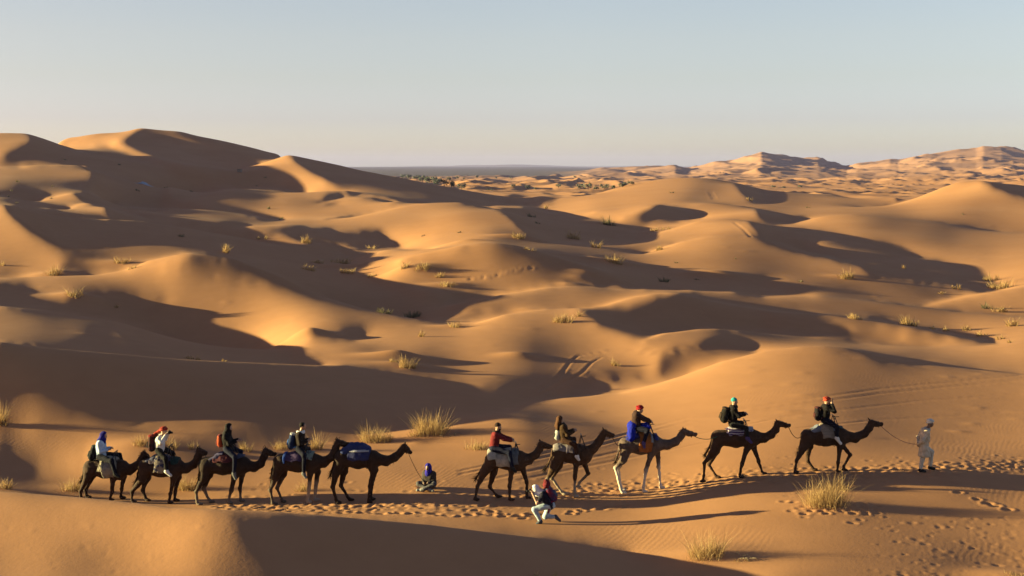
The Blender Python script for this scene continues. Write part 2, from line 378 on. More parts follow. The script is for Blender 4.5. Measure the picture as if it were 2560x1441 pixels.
# ------------------------------------------------------------------
PX0,PX1,NX=-640,3200,577
D0,D1,NY=24.0,640.0,320
ANCH=[(1300,1060,48.5),(1150,1075,47.8),(1450,1085,48),(2000,825,88),(2100,838,87),(1160,730,111),(1060,720,113.5),(0,1441,27.7),(300,1441,27.7),(1200,920,68.5),(1400,935,67),(1500,935,67.3),(1580,935,67.5),(800,1292,38),(1060,1295,37.8),(1750,1441,32.0),(2560,1441,32.2),(1340,1300,37.6),(1500,1250,40),(2000,1190,41),(2350,1175,41.2),(1250,1250,40),(900,1262,39.7),(720,1266,39.9),(550,1268,40),(400,1265,40.6),(200,1262,40.8),(100,1180,44.0),(0,1110,46.0),(300,1110,45.6),(450,1090,46.5),(600,1180,43.5),(800,1150,45),(1100,1120,46.8),(-200,1150,45),(-300,1220,41.5),
 (265,362,500,40),(350,384,495,40),(422,404,490,40),(500,420,465,40),(560,424,445,40),(300,430,400,70)]
def interp_code(c):
    return np.interp(c,[1,2,3,4,5,6],[-.05,.03,.11,.20,.295,.39])
def blur(a,n):
    k=np.ones(n)/n
    for ax in (0,1):
        pad=[(0,0),(0,0)]; pad[ax]=(n//2,n-1-n//2)
        p=np.pad(a,pad,mode='edge')
        c=np.cumsum(np.insert(p,0,0,axis=ax),axis=ax)
        a=(np.take(c,range(n,c.shape[ax]),axis=ax)-np.take(c,range(0,c.shape[ax]-n),axis=ax))/n
    return a
def in_poly(P,X,Y):
    m=np.zeros(X.shape,bool); n=len(P)
    for i in range(n):
        x1,y1=P[i];x2,y2=P[(i+1)%n]
        if y1==y2: continue
        c=((y1>Y)!=(y2>Y))&(X<(x2-x1)*(Y-y1)/(y2-y1)+x1)
        m^=c
    return m
TS=4 # target map step px
def target_map():
    xs=np.arange(PX0,PX1+1,TS); ys=np.arange(280,1561,TS)
    X,Y=np.meshgrid(xs,ys)
    num=np.zeros(X.shape); den=np.zeros(X.shape)
    for (a,b,c) in LIT:
        w=1/(((X-a)/1.5)**2+((Y-b)*1.2)**2+300)**1.6
        num+=w*interp_code(c*(1.1 if b<800 else 1.0)+(.45 if b>1040 and a>1500 and c<3.3 else 0)); den+=w
    T=num/den
    S=np.zeros(X.shape,bool)
    for P in SH: S|=in_poly(P,X,Y)
    return xs,ys,T,S
def crest_rows(px):
    """per crest: py,d,valid(taper) over columns"""
    out=[]
    for name,gap,pts in CRESTS:
        p=np.array(pts,float)
        py=np.interp(px,p[:,0],p[:,1]); d=np.interp(px,p[:,0],p[:,2])
        val=(px>=p[0,0]-1)&(px<=p[-1,0]+1)
        t=np.ones(len(px))
        if p[0,0]>PX0+1: t*=np.clip((px-p[0,0])/80,0,1)
        if p[-1,0]<PX1-1: t*=np.clip((p[-1,0]-px)/(1000. if name=='front_left' else 80.),0,1)
        out.append((name,gap*t,py,d,val))
    return out
def solve(outer=11,cgit=150,verbose=False,WS=1.0,WD=.8,W0=0.004,WC=1.5,WX=1.0,WXV=.5):
    px=np.linspace(PX0,PX1,NX)
    u=(px-1280)/F; c=1/(1-KS*u); xh=u*c
    dl=np.exp(np.linspace(np.log(D0),np.log(D1),NY))     # row label: distance minus KS*x, rows run along the sun's azimuth
    dx=F*np.diff(xh)[None,:]                             # px-like step along a row
    D=dl[:,None]*c[None,:]
    cr=crest_rows(px)
    v0=np.zeros((NY,NX)); vis=np.zeros((NY,NX),bool); top=np.zeros((NY,NX)); bot=np.zeros((NY,NX))
    wc=np.zeros((NY,NX)); vc=np.zeros((NY,NX)); hid=np.zeros((NY,NX))
    hs=(dl/F)[:,None]
    def h_of_py(py,dd): return CH-(py-HY)*dd/F
    for i in range(NX):
        d=D[:,i]; hf=F/dl
        L=sorted((q[3][i],q[2][i],q[1][i]) for q in cr if q[4][i])
        M=[]
        for q in L:
            if not M or q[1]<M[-1][1]-0.5: M.append(q)
        dprev=d[0]; hprev=0.2+1.4*np.clip((1300-px[i])/900,0,1); pyprev=1600.
        for dd,py,g in M:
            hc=h_of_py(py,dd)
            rows=(d>=dprev)&(d<=dd)
            t=(d[rows]-dprev)/(dd-dprev)
            v0[rows,i]=(hprev+(hc-hprev)*t)*hf[rows]
            vis[rows,i]=True; top[rows,i]=py; bot[rows,i]=pyprev
            j=int(np.clip(np.searchsorted(d,dd),1,NY-1))
            for jj,w in ((j-1,d[j]-dd),(j,dd-d[j-1])):
                ww=w/(d[j]-d[j-1]); wc[jj,i]+=ww; vc[jj,i]+=ww*h_of_py(py,d[jj])*hf[jj]
            de=dd+g
            if g>0.3:
                rows=(d>dd)&(d<de); t=(d[rows]-dd)/g
                v0[rows,i]=(h_of_py(py,d[rows])-0.10*g*np.sin(np.pi*t))*hf[rows]
                hid[rows,i]=1
                j=min(int(np.searchsorted(d,de)),NY-1)
                wc[j,i]+=0.08; vc[j,i]+=0.08*h_of_py(py+0.5,d[j])*hf[j]
            dprev=de; hprev=h_of_py(py,de); pyprev=py
        rows=d>dprev
        t=np.clip((d[rows]-dprev)/90.0,0,1); t=t*t*(3-2*t)
        hh=hprev+(-4.0-hprev)*t
        v0[rows,i]=np.minimum(hh,h_of_py(pyprev+1,d[rows]))*hf[rows]
        hid[rows,i]=1
    for an in ANCH:
        ax,ay,ad=an[:3]; aw=an[3] if len(an)>3 else 120.; wt=0.02 if len(an)==3 else .012
        for i in range(NX):
            gx=np.exp(-((px[i]-ax)/aw)**2)
            if gx<.05: continue
            gz=np.exp(-((D[:,i]-ad)/(ad*.04*aw/120))**2)*gx
            jj=np.nonzero(gz>.05)[0]
            hh=h_of_py(ay,ad)
            ww=wt*gz[jj]
            wc[jj,i]+=ww; vc[jj,i]+=ww*hh*F/dl[jj]
    vcr=np.where(wc>0,vc/np.maximum(wc,1e-9),0)
    wcw=WC*np.minimum(wc,1)
    xs,ys,T,S=target_map()
    Tb=blur(T,9); Sf=blur(S.astype(float),3)
    fr=ys>1268; Sf[fr]=blur(blur(S.astype(float),21),15)[fr]; Tb[fr]=blur(T,25)[fr]
    v=v0.copy()
    dd1=np.diff(dl); sc=(0.5*(dd1[1:]+dd1[:-1])*F/dl[1:-1])[:,None]
    def Dd(h):
        s=(h[1:]-h[:-1])/dd1[:,None]
        return (s[1:]-s[:-1])*sc
    def DdT(r):
        r=r*sc; s=np.zeros((NY-1,NX)); s[1:]+=r; s[:-1]-=r
        s/=dd1[:,None]; o=np.zeros((NY,NX)); o[1:]+=s; o[:-1]-=s
        return o
    w0=np.where(hid>0,0.02,W0)
    ew=np.zeros((NY,NX)); ev=np.zeros((NY,NX))
    infr=vis&((px>-5)&(px<2565))[None,:]
    ix=np.clip(((px-PX0)/TS).astype(int),0,len(xs)-1)
    corr=np.zeros((NY,NX))
    for it in range(outer):
        h=v*hs
        py=HY+(CH-h)*F/D
        pyc=np.clip(py,top+0.6,bot)
        iy=np.clip(np.round((pyc-ys[0])/TS).astype(int),0,len(ys)-1)
        s=Sf[iy,ix[None,:]]
        tg=Tb[iy,ix[None,:]]*(1-s)+s*(-TE-.035)
        tg=tg*np.interp(px,[2560,2760],[1,.1])[None,:]
        tgt=0.5*(tg[:,1:]+tg[:,:-1])*dx
        wsm=np.where(vis[:,1:]&vis[:,:-1],WS,0.0)*np.interp(px[1:],[-600,-170,2600,3100],[.15,1,1,.15])[None,:]
        run=v[:,0].copy(); rv=v.copy(); src=np.zeros((NY,NX),int); cur=np.zeros(NY,int)
        for i in range(1,NX):
            run=run-TE*dx[0,i-1]
            up=v[:,i]>=run
            cur=np.where(up,i,cur); run=np.where(up,v[:,i],run)
            rv[:,i]=run; src[:,i]=cur
        ew[:]=0; ev[:]=0
        if it>=1:
            bad1=infr&(s>0.5)&((rv-v)<0.3)
            bad2=infr&(s<0.2)&((rv-v)>1.0)
            ew[bad2]=0.05; ev[bad2]=rv[bad2]+0.5
            jj,ii=np.nonzero(bad2); so=src[jj,ii]; dv=(rv-v)[jj,ii]
            np.maximum.at(ew,(jj,so),0.05)
            tmp=np.full((NY,NX),1e9); np.minimum.at(tmp,(jj,so),v[jj,so]-dv*0.6)
            m=tmp<1e8; ev[m]=tmp[m]
            corr=np.clip(corr*.92-0.045*bad1+0.03*bad2,-.25,.12)
            cb=blur(corr,5); tgt=tgt+0.5*(cb[:,1:]+cb[:,:-1])*dx
            if verbose: print(it,'lit-in-shadow',bad1.sum(),'dark-in-lit',bad2.sum(),'of',infr.sum())
        wx=WX*np.where(vis,WXV,1)[:,1:-1]
        def A(q):
            g=(w0+wcw+ew)*q
            e=(q[:,1:]-q[:,:-1])*wsm
            g[:,1:]+=e; g[:,:-1]-=e
            g+=WD*hs*DdT(Dd(q*hs))
            e2=(q[:,2:]-2*q[:,1:-1]+q[:,:-2])*wx
            g[:,2:]+=e2; g[:,:-2]+=e2; g[:,1:-1]-=2*e2
            return g
        b=w0*v0+wcw*vcr+ew*ev
        e=tgt*wsm; b[:,1:]+=e; b[:,:-1]-=e
        dia=w0+wcw+ew; dia[:,1:]+=wsm; dia[:,:-1]+=wsm; dia+=6*WD+6*WX*0.5
        x=v.copy(); rr=b-A(x); z=rr/dia; p=z.copy(); rz=(rr*z).sum()
        for k in range(cgit):
            Ap=A(p); al=rz/(p*Ap).sum()
            x+=al*p; rr-=al*Ap
            z=rr/dia; rn=(rr*z).sum(); p=z+rn/rz*p; rz=rn
        v=x
    return px,dl,v*hs
# ------------------------------------------------------------------ fine terrain sheet
GPX, GDL, GH = solve()
def _sm(a):
    p = np.pad(a, 1, mode="edge"); p = (p[:-2] + 4 * p[1:-1] + p[2:]) / 6
    return (p[:, :-2] + 4 * p[:, 1:-1] + p[:, 2:]) / 6
GH = GH + (GH - _sm(GH))
_perm = np.random.default_rng(3).permutation(256)
def vnoise(x, y, seed=0):
    xi = np.floor(x).astype(int); yi = np.floor(y).astype(int)
    fx = x - xi; fy = y - yi
    fx = fx * fx * fx * (fx * (fx * 6 - 15) + 10); fy = fy * fy * fy * (fy * (fy * 6 - 15) + 10)
    def g(a, b): return _perm[(_perm[(a + seed * 17) & 255] + b) & 255] / 255.0
    a = g(xi, yi); b = g(xi + 1, yi); c = g(xi, yi + 1); d = g(xi + 1, yi + 1)
    return (a * (1 - fx) + b * fx) * (1 - fy) + (c * (1 - fx) + d * fx) * fy
def bspl(t, n):
    """rows of uniform cubic B-spline weights for positions t on n samples"""
    B = np.zeros((len(t), n)); i = np.floor(t).astype(int); f = t - i
    w = [(1 - f) ** 3 / 6, (3 * f ** 3 - 6 * f ** 2 + 4) / 6, (-3 * f ** 3 + 3 * f ** 2 + 3 * f + 1) / 6, f ** 3 / 6]
    for k in range(4):
        np.add.at(B, (np.arange(len(t)), np.clip(i + k - 1, 0, n - 1)), w[k])
    return B
def smooth01(a, b, x):
    t = np.clip((x - a) / (b - a), 0, 1); return t * t * (3 - 2 * t)

FPX = np.concatenate([np.arange(-640, -20, 14.0), np.arange(-20, 2580, 4.0), np.arange(2580, 3201, 14.0)])
def logsteps(a, b, s): return np.exp(np.arange(math.log(a), math.log(b), s))
FDL = np.concatenate([logsteps(24.5, 31, .0045), logsteps(31, 50, .0021), logsteps(50, 200, .0042), logsteps(200, 640, .005), logsteps(640, 10500, .0078)])
FU = (FPX - 1280) / F
FC = 1 / (1 - KS * FU)
FD = FDL[:, None] * FC[None, :]
FX = FU[None, :] * FD
nearrow = np.minimum(FDL, 639.0)
trow = np.log(nearrow / D0) / math.log(D1 / D0) * (NY - 1)
tcol = (FPX - PX0) / (PX1 - PX0) * (NX - 1)
FH = bspl(trow, NY) @ GH @ bspl(tcol, NX).T

# far dune field, erg mountains and gravel plain
MOUNT = np.array([(-640, 424), (1100, 424), (1380, 430), (1450, 424), (1500, 420), (1560, 423), (1620, 419), (1660, 417), (1688, 414), (1720, 421), (1783, 406), (1829, 399), (1871, 390), (1903, 378), (1959, 388), (1994, 395), (2047, 398), (2082, 409), (2117, 418), (2145, 410), (2223, 400), (2247, 401), (2311, 385), (2398, 373), (2441, 370), (2458, 366), (2504, 367), (2560, 376), (2700, 392), (2900, 380), (3200, 400)], float)
def far_height(PX, X, Y, D):
    my = np.interp(PX, MOUNT[:, 0], MOUNT[:, 1])
    dm = 2650.0
    mh = CH - (my - HY) * dm / F                         # height of the erg at its crest
    t = np.clip((D - 1150.0) / (dm - 1150.0), 0, 1.6)
    env = np.where(t < 1, t ** 1.7, np.clip(1 - (t - 1) * 1.1, 0, 1))
    erg = smooth01(1330, 1560, PX + 60 * (vnoise(Y / 300, X / 300, 5) - .5))
    base = -4.5 + 1.2 * (vnoise(X / 160, Y / 220, 9) - .5)
    plain = base + np.clip(D - 2400, 0, None) * 0.0021
    h = plain * (1 - erg) + erg * (base + (np.maximum(mh, 2) + 4.5) * env)
    # crescent dunes: ridged, warped noise, longer across the view than along it
    sand = erg * np.clip(1.5 - (D - 2650) / 900, 0, 1) + (1 - erg) * (1 - smooth01(1500, 2300, D + 350 * (vnoise(X / 400, Y / 500, 21) - .5)))
    for lam, amp, seed in ((24., 2.2, 1), (58., 6.5, 2), (130., 13., 4)):
        wgt = {24.: 1 - .6 * smooth01(900, 2400, D), 58.: smooth01(600, 1100, D), 130.: smooth01(1300, 2100, D) * erg}[lam]
        ph = X / lam + 2.4 * vnoise(X / (lam * 2.3), Y / (lam * 1.7), seed + 30) + .5 * vnoise(X / (lam * .8), Y / (lam * .7), seed + 35)
        f = ph - np.floor(ph); k = np.floor(ph)
        prof = np.where(f < .62, f / .62, (1 - f) / .38)
        cell = np.clip(1.7 * vnoise(Y / (lam * 1.5) + k * 7.3, k * 3.1 + .5, seed) - .35, 0, 1) * (.45 + .8 * vnoise(X / (lam * 4), Y / (lam * 5), seed + 50))
        h = h + sand * amp * wgt * (1 - .5 * erg * np.clip(env, 0, 1)) * (prof * cell - .2)
    return h, (1 - sand) * smooth01(1500, 1900, D)
j0 = int(np.searchsorted(FDL, 440))
PXg = np.broadcast_to(FPX[None, :], FD.shape)[j0:]
hf, grav = far_height(PXg, FX[j0:], FD[j0:], FD[j0:])
ds = np.interp(FPX, [1000, 1100], [575, 470])[None, :]
wfar = smooth01(ds, ds + 75, np.broadcast_to(FDL[j0:, None], hf.shape))
FH[j0:] = FH[j0:] * (1 - wfar) + hf * wfar
GRAV = np.zeros(FD.shape, np.float32); GRAV[j0:] = grav * wfar
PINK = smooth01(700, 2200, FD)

def to_idx(x, y):
    """fractional row, column of a ground point"""
    dl = y - KS * x; p = 1280 + F * x / y
    r = np.interp(dl, FDL, np.arange(len(FDL))); c = np.interp(p, FPX, np.arange(len(FPX)))
    return r, c
def ground(x, y):
    r, c = to_idx(x, y)
    j = min(int(r), len(FDL) - 2); i = min(int(c), len(FPX) - 2); a = r - j; b = c - i
    return float((FH[j, i] * (1 - b) + FH[j, i + 1] * b) * (1 - a) + (FH[j + 1, i] * (1 - b) + FH[j + 1, i + 1] * b) * a)
def at(px, py, dmin=0.0):
    """ground point seen at a photo position (first surface met along that line of sight)"""
    i = int(np.clip(np.searchsorted(FPX, px) - 1, 0, len(FPX) - 2)); f = (px - FPX[i]) / (FPX[i + 1] - FPX[i])
    h = FH[:, i] * (1 - f) + FH[:, i + 1] * f; d = FD[:, i] * (1 - f) + FD[:, i + 1] * f
    q = HY + (CH - h) * F / d
    ok = np.nonzero((q <= py) & (d > dmin))[0]
    j = int(ok[0]) if len(ok) else len(d) - 1
    k = max(j - 1, 0)
    t = 0.0 if q[k] == q[j] else float(np.clip((q[k] - py) / (q[k] - q[j]), 0, 1))
    dd = d[k] + (d[j] - d[k]) * t
    x = (px - 1280) / F * dd
    return np.array([x, dd, ground(x, dd)])

def bump(x, y, rad, h, ax=1.0, rim=0.0, yaw=0.0):
    """a mound (h>0) or a print (h<0, with a pushed-up rim)"""
    r, c = to_idx(x, y)
    j = int(round(r)); i = int(round(c))
    if not (3 < j < len(FDL) - 3 and 3 < i < len(FPX) - 3): return
    R = rad * max(ax, 1) * 2.4
    nj = int(R / max(FD[j + 1, i] - FD[j, i], 1e-3)) + 2; ni = int(R / max(FX[j, i + 1] - FX[j, i], 1e-3)) + 2
    js = slice(max(j - nj, 0), j + nj + 1); isl = slice(max(i - ni, 0), i + ni + 1)
    dx = FX[js, isl] - x; dy = FD[js, isl] - y
    a = dx * math.cos(yaw) + dy * math.sin(yaw); b = -dx * math.sin(yaw) + dy * math.cos(yaw)
    q = (a / (rad * ax)) ** 2 + (b / rad) ** 2
    FH[js, isl] += h * np.exp(-q) - rim * h * np.exp(-((np.sqrt(q) - 1.55) / .45) ** 2)

# mounds the grass stands on: photo x, y, radius m, height m
for px, py, rad, hh in [(1770, 1392, .7, .30), (1075, 1086, .75, .28), (2540, 1452, .6, .35), (355, 1112, .6, .2), (2065, 1262, .8, .15), (185, 1226, .5, .15),
        (995, 895, .9, .75), (1012, 915, .8, .35), (1300, 890, .6, .4), (190, 745, 1.1, .7), (765, 838, .8, .8), (1775, 688, 1.7, .9), (865, 670, 1.5, .7), (1055, 676, 1.3, .8),
        (1010, 672, .9, .5), (1120, 716, 1.2, .6), (1295, 596, 1.6, 1.0), (2115, 692, 1.0, .4), (140, 688, 1.2, .6), (1160, 606, 1.2, .6), 
        (1135, 818, .7, .35), (1525, 562, 2.0, .8), (300, 660, 1.2, .5), (1530, 655, 1.6, .6), (2500, 712, 1.6, .5)]:
    p = at(px, py); bump(p[0], p[1], rad * 1.15, hh * .55, 1.8)

# trodden caravan trail
TRAIL = [(540, 1268), (620, 1269), (700, 1270), (900, 1264), (1080, 1258), (1240, 1254), (1400, 1238), (1600, 1220), (1800, 1204), (2000, 1193), (2200, 1184), (2400, 1174), (2560, 1166), (2800, 1158)]
tp = np.array([at(*q) for q in TRAIL])
seg = np.concatenate([[0], np.cumsum(np.hypot(np.diff(tp[:, 0]), np.diff(tp[:, 1])))])
r2 = np.random.default_rng(11)
def on_trail(s, off):
    x = np.interp(s, seg, tp[:, 0]); y = np.interp(s, seg, tp[:, 1])
    return x, y + off
for k in range(2500):
    s = r2.uniform(0, seg[-1]); off = r2.normal(0.05, .42)
    if r2.random() < .25: off = r2.normal(.3, .9)
    x, y = on_trail(s, off)
    bump(x, y, r2.uniform(.065, .125), -r2.uniform(.005, .019), r2.uniform(1, 1.5), .45, r2.uniform(-.5, .5))
# single tracks: photo polylines, step, spread
def tracks(poly, step, spread, depth=.035, rad=.10):
    P = np.array([at(*q) for q in poly]); S = np.concatenate([[0], np.cumsum(np.hypot(np.diff(P[:, 0]), np.diff(P[:, 1])))])
    for s in np.arange(0, S[-1], step):
        x = np.interp(s, S, P[:, 0]) + r2.normal(0, spread); y = np.interp(s, S, P[:, 1]) + r2.normal(0, spread)
        bump(x, y, rad * r2.uniform(.8, 1.2), -depth * r2.uniform(.7, 1.2), 1.4, .45, r2.uniform(-.4, .4))
tracks([(850, 1281), (1000, 1286), (1240, 1290), (1330, 1300)], .33, .10)
tracks([(1180, 1276), (1340, 1288)], .4, .12)
tracks([(1420, 1285), (1500, 1268), (1600, 1262)], .3, .12, .04)
tracks([(2400, 1235), (2470, 1258), (2560, 1280)], .45, .10, .04)
tracks([(1960, 1262), (2010, 1290), (2090, 1282), (2190, 1270), (2130, 1300)], .2, .18, .025, .08)
tracks([(2000, 1270), (2080, 1275), (2160, 1262)], .18, .2, .025, .08)
tracks([(1180, 700), (1260, 685), (1330, 668)], .9, .25, .06, .16)
for k in range(130):
    p = at(r2.uniform(2180, 2600), r2.uniform(1290, 1445)); bump(p[0], p[1], r2.uniform(.05, .1), r2.choice([-1, .7]) * r2.uniform(.004, .016), 1.3, .3)
for k in range(40):
    p = at(r2.uniform(0, 1000), r2.uniform(1290, 1445)); bump(p[0], p[1], r2.uniform(.04, .08), r2.choice([-1, 1]) * r2.uniform(.005, .012), 1.3)
for k in range(220):      # scattered lumps of bound sand and old prints further back
    px = r2.uniform(-100, 2660); py = r2.uniform(520, 1120)
    p = at(px, py); s = p[1] / 60
    bump(p[0], p[1], r2.uniform(.12, .3) * s ** .7, r2.choice([-.5, 1]) * r2.uniform(.01, .035) * s ** .6, 1.9)

# wheel ruts
def rut(poly, width, depth):
    P = []
    for (a, b) in zip(poly[:-1], poly[1:]):
        n = max(int(math.hypot(b[0] - a[0], b[1] - a[1]) / 6), 1)
        P += [(a[0] + (b[0] - a[0]) * k / n, a[1] + (b[1] - a[1]) * k / n) for k in range(n)]
    W = np.array([at(*q) for q in P])
    S = np.concatenate([[0], np.cumsum(np.hypot(np.diff(W[:, 0]), np.diff(W[:, 1])))])
    dist = np.arange(0, S[-1], width * .55)
    X = np.interp(dist, S, W[:, 0]); Y = np.interp(dist, S, W[:, 1])
    for x, y in zip(X, Y):
        bump(x, y, width, -depth * .34 * (.8 + .4 * r2.random()), 1.0, .3)
rut([(1335, 982), (1400, 940), (1425, 906), (1445, 890), (1520, 879), (1660, 871), (1800, 868)], .13, .026)
rut([(1350, 990), (1455, 932), (1480, 906), (1505, 893), (1600, 885), (1720, 880)], .13, .026)
rut([(1150, 1178), (1480, 1108), (1720, 1045), (1950, 1008), (2200, 972), (2560, 938)], .13, .020)
rut([(1150, 1186), (1480, 1118), (1720, 1055), (1950, 1018), (2200, 984), (2560, 950)], .13, .020)
rut([(1200, 1205), (1500, 1140), (1750, 1085), (2000, 1036), (2300, 1003), (2560, 985)], .13, .016)
rut([(1300, 1200), (1600, 1140), (1900, 1080), (2200, 1050), (2560, 1030)], .13, .014)
rut([(400, 975), (700, 965), (1000, 940)], .14, .035)
rut([(1835, 556), (1860, 575), (1880, 598)], .3, .05)
rut([(1780, 480), (1793, 505)], .4, .07); rut([(1773, 480), (1786, 505)], .4, .07)
# slumped sand lip on the crest of the middle dune
for (px, py) in [(1430, 712), (1450, 695), (1470, 682)]:
    p = at(px, py); bump(p[0], p[1], 1.0, .14, 1.4)

nr, nc = FH.shape
idx = np.arange(nr * nc).reshape(nr, nc)
quads = np.stack([idx[:-1, :-1], idx[:-1, 1:], idx[1:, 1:], idx[1:, :-1]], -1).reshape(-1, 4)
verts = np.stack([FX, FD, FH], -1).reshape(-1, 3)
NEAR = 1 - smooth01(60, 150, FD)
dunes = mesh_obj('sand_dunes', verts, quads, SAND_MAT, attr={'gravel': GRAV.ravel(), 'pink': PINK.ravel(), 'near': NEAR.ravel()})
tag(dunes, kind='structure')
# ------------------------------------------------------------------ organic shapes: blended round cones meshed by surface nets
def surface_nets(f, org, h):
    nx, ny, nz = f.shape
    s = f < 0
    cells = np.zeros((nx - 1, ny - 1, nz - 1), np.int8)
    for a in (0, 1):
        for b in (0, 1):
            for c in (0, 1):
                cells += s[a:nx - 1 + a, b:ny - 1 + b, c:nz - 1 + c]
    act = (cells > 0) & (cells < 8)
    ci = np.argwhere(act)
    if len(ci) == 0: return np.zeros((0, 3)), np.zeros((0, 4), int)
    idm = -np.ones(act.shape, int); idm[act] = np.arange(len(ci))
    acc = np.zeros((len(ci), 3)); cnt = np.zeros(len(ci))
    corners = [(a, b, c) for a in (0, 1) for b in (0, 1) for c in (0, 1)]
    for p in corners:
        for ax in range(3):
            if p[ax]: continue
            q = list(p); q[ax] = 1
            fa = f[ci[:, 0] + p[0], ci[:, 1] + p[1], ci[:, 2] + p[2]]; fb = f[ci[:, 0] + q[0], ci[:, 1] + q[1], ci[:, 2] + q[2]]
            m = (fa < 0) != (fb < 0)
            t = np.where(m, fa / np.where(m, fa - fb, 1), 0)
            for k in range(3):
                acc[:, k] += m * (p[k] + (t if k == ax else 0))
            cnt += m
    V = (ci + acc / cnt[:, None]) * h + org
    Q = []
    for ax in range(3):
        u, v = (ax + 1) % 3, (ax + 2) % 3
        sl0 = [slice(None)] * 3; sl1 = [slice(None)] * 3
        sl0[ax] = slice(0, -1); sl1[ax] = slice(1, None)
        A = s[tuple(sl0)]; B = s[tuple(sl1)]
        e = np.argwhere(A != B)
        e = e[(e[:, u] > 0) & (e[:, v] > 0) & (e[:, u] < f.shape[u] - 1) & (e[:, v] < f.shape[v] - 1)]
        if len(e) == 0: continue
        def cid(du, dv):
            w = e.copy(); w[:, u] -= du; w[:, v] -= dv
            return idm[w[:, 0], w[:, 1], w[:, 2]]
        q = np.stack([cid(1, 1), cid(0, 1), cid(0, 0), cid(1, 0)], -1)
        flip = ~A[e[:, 0], e[:, 1], e[:, 2]]
        q[flip] = q[flip][:, ::-1]
        Q.append(q)
    return V, np.concatenate(Q)

class Sdf:
    """prims: ('c', a, b, ra, rb, k) round cone / ('e', centre, radii, k) ellipsoid"""
    def __init__(s): s.p = []
    def cone(s, a, b, ra, rb=None, k=.03): s.p.append(('c', np.array(a, float), np.array(b, float), ra, ra if rb is None else rb, k)); return s
    def chain(s, pts, rad, k=.03):
        for i in range(len(pts) - 1): s.cone(pts[i], pts[i + 1], rad[i], rad[i + 1], k)
        return s
    def ell(s, c, r, k=.03): s.p.append(('e', np.array(c, float), np.array(r, float), k)); return s
    def bounds(s, pad):
        lo = np.full(3, 1e9); hi = -lo
        for p in s.p:
            if p[0] == 'c':
                for q, r in ((p[1], p[3]), (p[2], p[4])): lo = np.minimum(lo, q - r); hi = np.maximum(hi, q + r)
            else: lo = np.minimum(lo, p[1] - p[2]); hi = np.maximum(hi, p[1] + p[2])
        return lo - pad, hi + pad
    def field(s, X, Y, Z, sq=None):
        f = np.full(X.shape, 10.0, np.float32)
        for p in s.p:
            if p[0] == 'c':
                a, b, ra, rb, k = p[1:]
                ba = b - a; L2 = float(ba @ ba) + 1e-9
                px, py, pz = X - a[0], Y - a[1], Z - a[2]
                t = np.clip((px * ba[0] + py * ba[1] + pz * ba[2]) / L2, 0, 1)
                d = np.sqrt((px - t * ba[0]) ** 2 + (py - t * ba[1]) ** 2 + (pz - t * ba[2]) ** 2) - (ra + (rb - ra) * t)
            else:
                c, r, k = p[1:]
                q = np.sqrt(((X - c[0]) / r[0]) ** 2 + ((Y - c[1]) / r[1]) ** 2 + ((Z - c[2]) / r[2]) ** 2)
                d = (q - 1) * float(r.min())
            hh = np.clip(k - np.abs(f - d), 0, None) / k
            f = np.minimum(f, d) - hh * hh * k * .25
        return f
    def mesh(s, h, infl=0.0, clip=None, rough=0.0, rs=9.0, seed=0):
        lo, hi = s.bounds(infl + 3 * h + rough)
        n = np.ceil((hi - lo) / h).astype(int) + 1
        ax = [np.float32(lo[i]) + np.arange(n[i], dtype=np.float32) * np.float32(h) for i in range(3)]
        X, Y, Z = np.meshgrid(*ax, indexing='ij')
        f = s.field(X, Y, Z) - infl
        if rough:
            w = vnoise(X * rs + Y * rs * .8, Z * rs + Y * rs * .6, seed) + .5 * vnoise(X * rs * 2.3 - Y * 5, Z * rs * 2.3 + Y * 7, seed + 1) - .75
            f = f + (rough * w).astype(np.float32)
        if clip is not None: f = np.maximum(f, clip(X, Y, Z))
        return surface_nets(f, lo, h)

def sdf_obj(name, sd, h, mat, parent, infl=0.0, clip=None, rough=0.0, attr=None, seed=0, extra=None):
    V, Q = sd.mesh(h, infl, clip, rough, seed=seed)
    at_ = {k: fn(V) for k, fn in (attr or {}).items()} if extra is None else None
    if extra is not None and len(extra.v):          # fingers and such, rooted inside the body and kept in its mesh
        b = len(V)
        fl = [tuple(q) for q in Q] + [tuple(i + b for i in q) for q in extra.f]
        V = np.concatenate([V, np.array(extra.v)])
        o = mesh_obj(name, V, fl, mat, parent)
    else:
        o = mesh_obj(name, V, Q.astype(int), mat, parent, attr=at_)
    return o

def hand(mb, wrist, fdir, up, size=1.0, curl=.7):
    """five fingers rooted in the palm; fdir: along the hand, up: back of the hand"""
    f = np.array(fdir, float); f /= np.linalg.norm(f)
    u = np.array(up, float); u -= (u @ f) * f; u /= np.linalg.norm(u)
    s = np.cross(f, u)
    w = np.array(wrist, float)
    for k, (off, ln) in enumerate(((-.030, .066), (-.010, .078), (.010, .074), (.029, .058))):
        base = w + f * .075 * size + s * off * size
        a = base; b = a + (f * math.cos(curl * .5) - u * math.sin(curl * .5)) * ln * .5 * size
        c = b + (f * math.cos(curl * 1.5) - u * math.sin(curl * 1.5)) * ln * .5 * size
        mb.tube([w + f * .04 * size + s * off * .8 * size, a, b, c], [.009 * size, .0095 * size, .0085 * size, .006 * size], 5)
    t0 = w + f * .03 * size - s * .022 * size
    mb.tube([t0, t0 + (f * .5 - s * .8) * .035 * size, t0 + (f * .9 - s * .55 - u * .3) * .066 * size], [.011 * size, .010 * size, .007 * size], 5)

